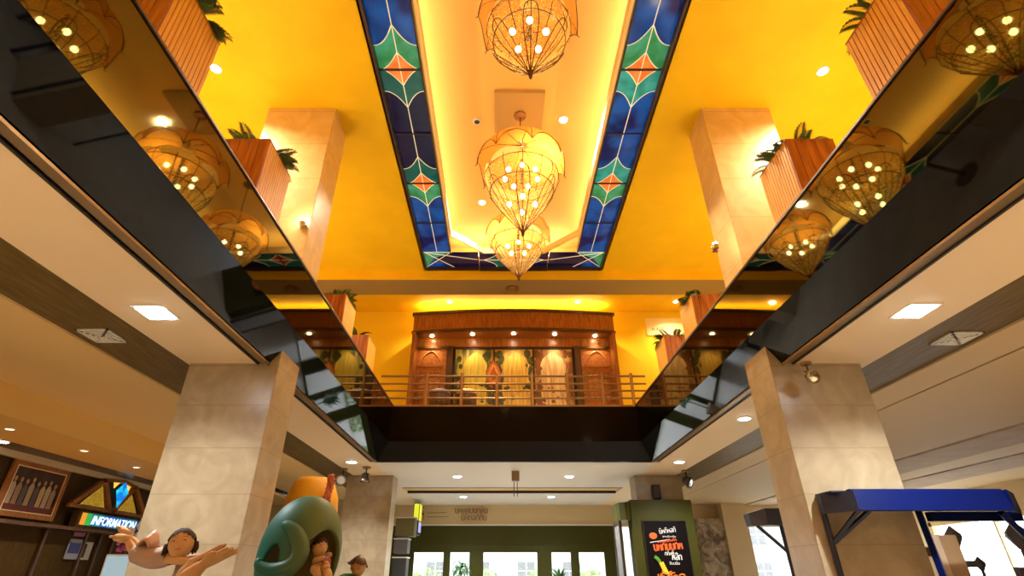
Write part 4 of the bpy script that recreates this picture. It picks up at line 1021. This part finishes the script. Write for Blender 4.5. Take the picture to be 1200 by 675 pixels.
# orchids in a vase on the desk
p = at(158,642,12.5); t = empty('orchid_vase', (p.x, 12.5, 1.12), 'white and violet orchid spray on the reception desk behind the girl statue', 'flowers')
MB().lathe([(0,0),(.10,0),(.16,.2),(.07,.42),(.09,.5),(.05,.5),(0,.3)]).build('vase', M['white'], t)
b = MB(); R = random.Random(2); tp = at(158,608,12.5).z-1.12; stems = []
for i in range(6):
    az = R.uniform(-.4,.4); pts = [(0,0,.45), (az*.3,R.uniform(-.1,.1),tp*.55), (az*.8+.05*i/6,R.uniform(-.15,.15),tp*R.uniform(.8,1))]
    b.tube(pts, .012, 5); stems.append(pts)
b.build('stem', M['leaf_in'], t)
for nm, mm, k0 in (('white_blossoms', mat('orchid_white', (.85,.78,.85), .5), 0), ('violet_blossoms', mat('orchid_violet', (.45,.05,.25), .5), 1)):
    b = MB()
    for i in range(90):
        pts = stems[i%6]; f_ = R.uniform(.55,1) if k0 == 0 else R.uniform(.1,.7); a_, c_ = Vector(pts[1]), Vector(pts[2]); p_ = a_.lerp(c_, f_)+Vector((R.uniform(-.12,.12),R.uniform(-.12,.12),R.uniform(-.05,.05)))
        for q in range(5):
            an = q*2*PI/5; e = Vector((math.cos(an), -.3, math.sin(an)))*.055; s_ = Vector((-math.sin(an),0,math.cos(an)))*.022
            b._f([b.bm.verts.new(x) for x in (p_, p_+e*.6+s_, p_+e, p_+e*.6-s_)])
    b.build(nm, mm, t)
p = at(143,660,11.5); t = empty('monitor', (p.x, 11.5, 1.12), 'pale computer screen on the reception desk', 'monitor')
MB().box(-.04,.04,-.04,.04,.02,.3).box(-.15,.15,-.1,.1,0,.03).build('stand', M['white'], t); MB().box(-.34,.34,-.03,.03,.22,.75).build('case', M['white'], t, bevel=.01); MB().box(-.31,.31,-.04,-.03,.25,.72).build('screen', emat('pale_screen', (.45,.62,.7), .35), t)
# yellow cloth-draped lantern behind the wave statue
p = at(365,590,9.5); t = empty('yellow_lantern', (p.x, 9.5, 0), 'big orange yellow fabric lantern with pink carved trim behind the green wave statue', 'lantern')
zt_ = at(365,561,9.5).z; zb_ = at(365,606,9.5).z
MB().lathe([(0,zb_),(.46,zb_),(.43,zb_+.30),(.34,zt_-.08),(.27,zt_),(0,zt_)], n=20).build('fabric_shade', mat('orange_yellow_cloth', (.80,.40,.012), .6), t, smooth=True)
MB().tube([(0,0,0),(0,0,zb_)], .05, 8).lathe([(0,0),(.3,0),(.3,.05),(0,.05)]).build('stand', M['wood_dark'], t)
b = MB(); R = random.Random(6)
for k in range(7):
    b.tube([(.38+.05*math.sin(q*1.3+k), -.36+.03*math.cos(q), zb_+(zt_-zb_)*(q/9)) for q in range(10)], [.022*(1+.4*math.sin(q*2+k)) for q in range(10)], 5)
b.build('carved_trim', mat('coral_trim', (.55,.15,.07), .5), t)

# ================================================================== SCULPTURES (lower left)
SK = mat('sculpture_skin', (.56,.31,.12), .6, spec=.3); HAIR = mat('dark_brown_sculpted_hair', (.045,.018,.010), .75, spec=.2, bump=.2, nscale=20)
def skin_body(name, verts, edges, radii, m, parent, sub=2):
    me = bpy.data.meshes.new(name); me.from_pydata([tuple(v) for v in verts], edges, []); me.materials.append(m)
    o = bpy.data.objects.new(name, me); C.objects.link(o); o.parent = parent
    k = o.modifiers.new('skin', 'SKIN'); k.use_smooth_shade = True; k.branch_smoothing = .4
    me.skin_vertices or me.attributes
    sv = me.skin_vertices[0].data if len(me.skin_vertices) else None
    if sv is None:
        bm = bmesh.new(); bm.from_mesh(me); bm.verts.layers.skin.verify(); bm.to_mesh(me); bm.free(); sv = me.skin_vertices[0].data
    for i, r in enumerate(radii):
        sv[i].radius = (r, r) if not isinstance(r, tuple) else r; sv[i].use_root = (i == 0); sv[i].use_loose = False
    k2 = o.modifiers.new('sub', 'SUBSURF'); k2.levels = sub; k2.render_levels = sub
    return o
def chain(V, E, Rr, start, pts, rs):
    """append a chain to vertex start, returns last index"""
    last = start
    for p, r in zip(pts, rs):
        V.append(Vector(p)); Rr.append(r); E.append((last, len(V)-1)) if last is not None else None; last = len(V)-1
    return last
def head(parent, c, r, face_dir, m, hair_m, name='head', up=(0,0,1), hair='bob', mouth_col=(.45,.08,.05)):
    """sculpted head: skull, cheeks, nose, closed smiling eyes, ears; local +Y is the face"""
    f = Vector(face_dir).normalized(); u = Vector(up); u = (u-f*u.dot(f)).normalized(); rgt = f.cross(u)
    mx = Matrix(((rgt.x,f.x,u.x,c[0]),(rgt.y,f.y,u.y,c[1]),(rgt.z,f.z,u.z,c[2]),(0,0,0,1))) @ Matrix.Diagonal((r,r,r,1))
    b = MB(); bmesh.ops.create_uvsphere(b.bm, u_segments=28, v_segments=20, radius=1)
    for v in b.bm.verts:
        x, y, z = v.co
        v.co = Vector((x*(.86 if z > 0 else .86-.10*z*z*-1 if False else .86), y*.92, z*1.05))
        if z < 0: v.co.x *= 1-.22*abs(z)**1.5; v.co.y *= 1-.12*abs(z)
        if y > 0:
            dn = math.exp(-((x/.13)**2+((z+.08)/.16)**2)); v.co.y += .17*dn                       # nose
            for s in (-1, 1):
                v.co.y += .07*math.exp(-(((x-s*.42)/.24)**2+((z+.30)/.22)**2)); v.co.y -= .07*math.exp(-(((x-s*.34)/.17)**2+((z-.10)/.10)**2))
            v.co.y += .05*math.exp(-((x/.22)**2+((z+.46)/.09)**2)); v.co.y += .05*math.exp(-((x/.2)**2+((z+.82)/.15)**2))
    b.ball((-.84,0,-.05), .17, 8, (.5,.7,1.2)).ball((.84,0,-.05), .17, 8, (.5,.7,1.2))
    b.bm.transform(mx); hd = b.build(name, m, parent, smooth=True)
    e = MB()
    for s in (-1, 1):
        e.tube([(s*.34+.17*(q-3)/3, .86-.10*((q-3)/3)**2*1.0-.12*abs(s*.34+.17*(q-3)/3), .10+.045*(1-((q-3)/3)**2)) for q in range(7)], [.008,.02,.026,.028,.026,.02,.008], 5)
    for s in (-1, 1): e.tube([(s*.34+.18*(q-3)/3, .90-.10*((q-3)/3)**2-.12*abs(s*.34+.17*(q-3)/3), .34+.04*(1-((q-3)/3)**2)) for q in range(7)], .012, 4)
    e.bm.transform(mx); e.build('eyes', hair_m, hd)
    e = MB().tube([(.22*(q-4)/4, .93-.10*((q-4)/4)**2, -.46+.05*((q-4)/4)**2) for q in range(9)], [.006,.02,.03,.034,.03,.034,.03,.02,.006], 6)
    e.bm.transform(mx); e.build('lips', bpy.data.materials.get('lip_red') or mat('lip_red', mouth_col, .4), hd)
    h = MB(); bmesh.ops.create_uvsphere(h.bm, u_segments=32, v_segments=22, radius=1)
    kill = []
    for v in h.bm.verts:
        x, y, z = v.co; k = 1.0
        line = .30 + (.32 if y > 0 else 0)*y      # hairline
        v.co = Vector((x*.98, y*1.0-.04, z*1.12))
        if y > .10 and z < .60-.40*abs(x): kill.append(v)
        elif z < -.45: kill.append(v)
        else:
            wv = .03*math.sin(14*math.atan2(x,-y)+4*z); v.co *= 1+wv
            if z < -.1 and y < .2: v.co.x *= 1.08; v.co.y *= 1.05
    bmesh.ops.delete(h.bm, geom=kill, context='VERTS')
    if hair == 'swept':
        h.tube([(.0,-.5,.6),(.5,-.7,.45),(1.0,-.75,.2),(1.45,-.6,.12),(1.65,-.5,.28)], [.5,.42,.33,.18,.03], 10)
    if hair == 'bob':
        for i in range(9):
            a = PI+ (i-4)*.38; R_ = Vector((math.sin(a)*.95, math.cos(a)*.95, 0)); h.tube([R_+Vector((0,0,.1)), R_*1.08+Vector((0,0,-.35)), R_*1.18+Vector((.08,0,-.62))], [.2,.19,.04], 8)
    h.bm.transform(mx); h.build('hair', hair_m, hd, smooth=True, solid=.0)
    return hd
def hand(V, E, Rr, wrist_i, wrist, d, n, s, curl=.25, side=1):
    """palm plus five fingers growing along d; n = palm normal, side = thumb side; s = hand length"""
    d = Vector(d).normalized(); n = Vector(n); n = (n-d*n.dot(d)).normalized(); a = d.cross(n)*side
    palm = wrist+d*s*.28; i0 = chain(V, E, Rr, wrist_i, [palm], [(s*.17, s*.085)])
    return palm, a, d, n
def big_hand(parent, wrist, d, n, s, m, side=1, curl=.3, arm=None, name='hand'):
    """whole arm + palm as a skinned body, each finger its own chain rooted in the palm, in one mesh object"""
    d = Vector(d).normalized(); n = Vector(n); n = (n-d*n.dot(d)).normalized(); a = d.cross(n)*side; wrist = Vector(wrist)
    b = MB()
    if arm: b.tube([Vector(p) for p, r in arm]+[wrist], [r for p, r in arm]+[s*.15], 14)
    # palm as flattened sweep
    rows = []
    for q in range(7):
        t_ = q/6; w_ = s*(.15+.09*math.sin(min(1,t_*1.2)*PI*.5)); h_ = s*(.11-.03*t_); c = wrist+d*s*.48*t_
        rows.append([c+a*w_*math.cos(k*PI/6)+n*h_*math.sin(k*PI/6) for k in range(13)])
    b.grid(rows)
    b._f([b.bm.verts.new(p) for p in rows[-1][:12]])
    for k, (off, ln) in enumerate(((-.165,.36),(-.055,.44),(.055,.48),(.165,.42))):
        p = wrist+d*s*.44+a*s*off; dd = d.copy()+a*off*.5; pts = [p]; r0 = s*.058
        for j in range(3):
            dd = (dd.normalized()*1 + n*curl*(j+.3)*.35*(1+.25*k*.3)).normalized(); p = p+dd*s*ln*(.45,.32,.23)[j]; pts.append(p)
        pts2 = [pts[0], pts[0].lerp(pts[1],.5), pts[1], pts[1].lerp(pts[2],.5), pts[2], pts[2].lerp(pts[3],.6), pts[3]]
        b.tube(pts2, [r0*1.0, r0*.95, r0*1.0, r0*.88, r0*.9, r0*.8, r0*.35], 8)
    p = wrist+d*s*.16-a*s*.15; pts = [p, p-a*s*.12+d*s*.10, p-a*s*.17+d*s*.26, p-a*s*.15+d*s*.38]
    b.tube(pts, [s*.075, s*.07, s*.06, s*.025], 8)
    o = b.build(name, m, parent, smooth=True)
    k = o.modifiers.new('r', 'REMESH'); k.mode = 'VOXEL'; k.voxel_size = s*.028; k.use_smooth_shade = True
    k = o.modifiers.new('sm', 'SMOOTH'); k.iterations = 3; k.factor = .5
    return o

YG = 4.6
t = empty('girl_statue', (at(211,640,YG).x, YG, 0), 'statue of a smiling dark haired girl floating face down in a pale dress', 'statue')
t_off = Vector((at(211,640,YG).x, YG, 0))
def g(px, py, dy=0): return at(px, py, YG+dy)-t_off
V, E, Rr = [], [], []
pel = g(172,652); V.append(pel); Rr.append(.058)
sh = chain(V, E, Rr, 0, [g(185,654), g(196,652.5)], [.055,.055])
nk = chain(V, E, Rr, sh, [g(203,650,-.03), g(208,646,-.05)], [.035,.035])
for dy, q in ((-.12, ((204,656),(214,657.5),(226,656),(234,653.5))), (.10, ((204,654),(216,655),(228,653),(236,651)))):
    chain(V, E, Rr, sh, [g(a_, c_, dy) for a_, c_ in q], [.035,.028,.022,.02])
for dy, q in ((-.04, ((163,650),(156,645),(152,638),(149,632))), (.08, ((165,647),(160,640),(155,633),(150,628)))):
    l_ = chain(V, E, Rr, 0, [g(a_, c_, dy) for a_, c_ in q], [.05,.04,.03,.022])
bd = skin_body('body', V, E, Rr, SK, t)
# feet with toes
for dy, wr, dd in ((-.04,(149,632),(-1,0,.15)), (.08,(150,628),(-1,.1,.7))):
    f_ = MB(); p = g(*wr, dy); dd = Vector(dd).normalized(); s_ = Vector((0,1,0))
    f_.tube([p+Vector((.02,0,-.0)), p+dd*.045, p+dd*.10], [.028,.032,.026], 10)
    for k in range(5): f_.tube([p+dd*.09+s_*(k-2)*.012, p+dd*(.13-.006*k)+s_*(k-2)*.014], [.011-.001*k,.008-.0008*k], 6)
    f_.build('foot', SK, bd, smooth=True)
for dy, q in ((-.12,(234,653.5)), (.10,(236,651))):
    big_hand(bd, g(*q, dy), (1,-.1,.2), (0,0,-1), .11, SK, 1 if dy < 0 else -1, .3, name='small_hand')
# dress
dr = MB()
rings = [(201,651.5,.065,.11),(194,653,.075,.12),(184,654,.08,.12),(175,653,.08,.12),(167,651,.075,.12),(161,649,.07,.11)]
rows = []
for (px_, py_, h_, w_) in rings:
    c = g(px_, py_); rows.append([c+Vector((0, w_*math.cos(2*PI*k/20), h_*math.sin(2*PI*k/20)*(1.0+.06*math.sin(3*k)))) for k in range(21)])
dr.grid(rows)
DR = mat('pale_grey_pink_dress', (.34,.27,.21), .6, col2=(.44,.28,.19), nscale=5, spec=.3)
dr.build('dress', DR, t, smooth=True, sub=1)
sk_ = MB(); rows = []
for i in range(8):
    f_ = i/7; c = g(180-16*f_, 650-2*f_); rows.append([c+Vector((0.02*math.sin(4*u), .10*(u-.5)*2*(1-f_*.2), .05+.12*math.sin(PI*min(1,f_*1.0))*(1-abs(u-.5)*1.3))) for u in [k/8 for k in range(9)]])
sk_.grid(rows).build('skirt_fold', mat('coral_fold', (.60,.32,.20), .45), t, smooth=True, solid=.015)
head(t, g(212.5,638,-.08), .105, (.28,-1,.12), SK, HAIR, up=(-.12,0,1))
# carved support under the girl down to the floor
MB().lathe([(0,0),(.3,0),(.28,.08),(.08,.3),(.05,1.2),(.03,(g(204,657)).z),(0,(g(204,657)).z)], (g(212,660).x,0,0), 20).build('support_stem', DR, t, smooth=True)

YH = 4.05
oh = Vector((at(215,675,YH).x, YH, 0))
t = empty('hand_sculpture', tuple(oh), 'pair of large tan sculpted hands reaching up to the right beside the girl', 'sculpture')
def gh(px, py, dy=0): return at(px, py, YH+dy)-oh
d1 = (gh(272,644)-gh(226,668)); d2 = gh(262,640,.10)-gh(222,662,.10)
big_hand(t, gh(236,663), d1, (.15,-.25,-.95), .27, SK, 1, .05, arm=[(gh(190,760),.12),(gh(205,700),.10),(gh(222,675),.06)])
big_hand(t, gh(229,657,.10), d2, (.15,.1,-1), .25, SK, -1, .05, arm=[(gh(205,770,.10),.12),(gh(210,700,.10),.095),(gh(219,670,.10),.055)])
MB().lathe([(0,0),(.32,0),(.30,.1),(.20,.35),(.17,gh(190,760).z+.05),(0,gh(190,760).z+.08)], (gh(197,760).x,.07,0), 20).build('support_stem', SK, t, smooth=True)

# green wave with curled tail and child in its hollow
YT = 5.2; ot = Vector((at(345,660,YT).x, YT, 0))
t = empty('wave_statue', tuple(ot), 'green wave shaped sculpture with a curled tail and a hollow yellow inside', 'sculpture')
def gt(px, py, dy=0): return at(px, py, YT+dy)-ot
TEAL = mat('sea_green_glaze', (.010,.115,.085), .5, col2=(.12,.16,.055), nscale=1, ndetail=1, spec=.3)
_n = TEAL.node_tree; _r = [n for n in _n.nodes if n.type == 'VALTORGB'][0]; _tc = [n for n in _n.nodes if n.type == 'TEX_COORD'][0]
_sx = _n.nodes.new('ShaderNodeSeparateXYZ'); _mr = _n.nodes.new('ShaderNodeMapRange'); _n.links.new(_tc.outputs['Object'], _sx.inputs[0]); _n.links.new(_sx.outputs[0], _mr.inputs[0])
_mr.inputs[1].default_value = -.35; _mr.inputs[2].default_value = .5; _n.links.new(_mr.outputs[0], _r.inputs[0]); YIN = mat('mustard_inside', (.42,.30,.08), .5, col2=(.30,.26,.12), nscale=3)
px2m = (gt(400,640)-gt(300,640)).x/100
c0 = gt(350,652); rx, rz_ = 47*px2m, 66*px2m
b = MB(); rows = []; NZ, NA = 40, 84
for i in range(NZ+1):
    ph = PI/2*.999 - i/NZ*(PI/2+.80); z = math.sin(ph); cr = math.cos(ph)
    hwid = 0 if z > .42 else .88*math.sqrt(min(1, (.42-z)/.8))
    pc = -.62-.22*max(0,.3-z)
    row = []
    for k in range(NA+1):
        a_ = pc+hwid+(2*PI-2*hwid)*k/NA
        row.append(Vector((math.cos(a_)*cr*rx*(1+.06*z), math.sin(a_)*cr*.30, z*rz_)) + c0 + Vector((.03*z,0,0)))
    rows.append(row)
b.grid(rows)
kill = [v for v in b.bm.verts if v.co.y < -.03 and ((v.co.x-c0.x+.42*rx)/(.15*rx))**2+((v.co.z-c0.z+.16*rz_)/(.27*rz_))**2 < 1]
bmesh.ops.delete(b.bm, geom=kill, context='VERTS'); bmesh.ops.remove_doubles(b.bm, verts=b.bm.verts, dist=1e-4)
o = b.build('wave_shell', [TEAL, YIN], t, smooth=True)
k = o.modifiers.new('sm', 'SMOOTH'); k.iterations = 6; k.factor = .5
k = o.modifiers.new('so', 'SOLIDIFY'); k.thickness = .04; k.offset = -1; k.material_offset = 1; k.material_offset_rim = 0
o.modifiers.new('su', 'SUBSURF').render_levels = 1
b = MB()
cur = [(330,612),(343,619),(351,632),(353.5,645),(349,657),(338,666),(324,670),(311,669),(303,663),(302,657),(306,654)]
b.tube([gt(a_, c_, -.27+.0*i) for i, (a_, c_) in enumerate(cur)], [.03,.065,.08,.08,.078,.075,.07,.06,.05,.035,.015], 16)
o = b.build('curled_tail', TEAL, t, smooth=True, sub=1)
b = MB(); b.lathe([(0,0),(.34,0),(.34,.1),(.26,.3),(.22,.8),(.27,c0.z-rz_*.72),(0,c0.z-rz_*.70)], (c0.x,0,0), 28); b.build('plinth', TEAL, t, smooth=True)
# child curled in the wave
cc = empty('child_statue', tuple(ot+gt(378,660,-.12)), 'small sculpted child curled up inside the hollow of the green wave', 'statue')
ob = ot+gt(378,660,-.12)
def gc(px, py, dy=0): return at(px, py, YT-.12+dy)-ob
V, E, Rr = [], [], []
V.append(gc(375,672)); Rr.append(.06); s2 = chain(V, E, Rr, 0, [gc(374,664), gc(374,657)], [.055,.05]); n2 = chain(V, E, Rr, s2, [gc(375,651)], [.028])
chain(V, E, Rr, s2, [gc(368,657,-.06), gc(374,655,-.12), gc(381,652,-.13)], [.028,.022,.018]); chain(V, E, Rr, s2, [gc(381,660,-.04), gc(385,665,-.1), gc(378,664,-.13)], [.028,.022,.018])
chain(V, E, Rr, 0, [gc(368,666,-.12), gc(372,673,-.16), gc(372,684,-.12)], [.04,.034,.026])
chain(V, E, Rr, 0, [gc(384,670,-.12), gc(386,678,-.14), gc(380,688,-.10)], [.04,.034,.026])
bd = skin_body('body', V, E, Rr, SK, cc)
big_hand(bd, gc(381,652,-.13), (1,-.2,.3), (0,-1,0), .075, SK, 1, .3, name='small_hand'); big_hand(bd, gc(378,664,-.13), (-1,-.2,.1), (0,-1,0), .075, SK, -1, .3, name='small_hand')
head(cc, gc(374.5,642,-.03), .075, (.75,-.7,-.1), SK, HAIR)
MB().lathe([(0,0),(.09,0),(.08,-.02),(.075,-(gc(378,672).z*-1+ob.z-.9)),(0,-(ob.z-.95))], (gc(376,676).x,.0,gc(376,676).z-.0), 14).build('support_stem', YIN, cc)
MB().lathe([(.05,.0),(.085,.02),(.075,.10),(.06,.13),(.03,.13)], gc(375,671), 16).build('red_wrap', mat('dull_red_cloth', (.30,.06,.05), .5), cc, smooth=True)
# child in green with swept hair
YC = 5.4; oc = Vector((at(415,672,YC).x, YC, 0))
t = empty('child_statue', tuple(oc), 'statue of a child in green with windswept brown hair beside the wave', 'statue')
def gk(px, py, dy=0): return at(px, py, YC+dy)-oc
V, E, Rr = [], [], []
V.append(gk(410,715)); Rr.append(.09); s2 = chain(V, E, Rr, 0, [gk(410,700), gk(411,684)], [.085,.075]); chain(V, E, Rr, s2, [gk(415,674)], [.035])
chain(V, E, Rr, s2, [gk(400,686,-.06), gk(402,702,-.14), gk(412,700,-.20)], [.04,.032,.022]); chain(V, E, Rr, s2, [gk(422,688,-.04), gk(426,702,-.12), gk(418,704,-.20)], [.04,.032,.022])
for sx in (-1,1): chain(V, E, Rr, 0, [gk(410+sx*6,728), gk(410+sx*7,760)*1.0, Vector((gk(410+sx*7,760).x,0,.12)), Vector((gk(410+sx*7,760).x,-.12,.05))], [.06,.05,.035,.035])
bd = skin_body('body', V, E, Rr, SK, t)
b = MB(); rows = []
for (py_, r_) in ((672,.05),(675,.09),(682,.125),(692,.12),(706,.125),(722,.15)):
    c = gk(410,py_); rows.append([c+Vector((r_*1.1*math.cos(2*PI*k/20), r_*.85*math.sin(2*PI*k/20), 0)) for k in range(21)])
b.grid(rows); b.build('green_shirt', mat('bright_green_cloth', (.02,.26,.09), .45), t, smooth=True)
MB().tube([gk(404,677,-.03), gk(399,688,-.06), gk(401,698,-.12)], [.055,.05,.04], 12).build('sleeve', bpy.data.materials['bright_green_cloth'], t, smooth=True)
for q in (gk(412,700,-.20), gk(418,704,-.20)): big_hand(bd, q, (.3,-.8,.1), (0,0,1), .09, SK, 1, .3, name='small_hand')
head(t, gk(420,664,-.02), .078, (-.15,-.9,-.45), SK, HAIR if False else mat('brown_swept_hair', (.09,.028,.014), .4), hair='swept')
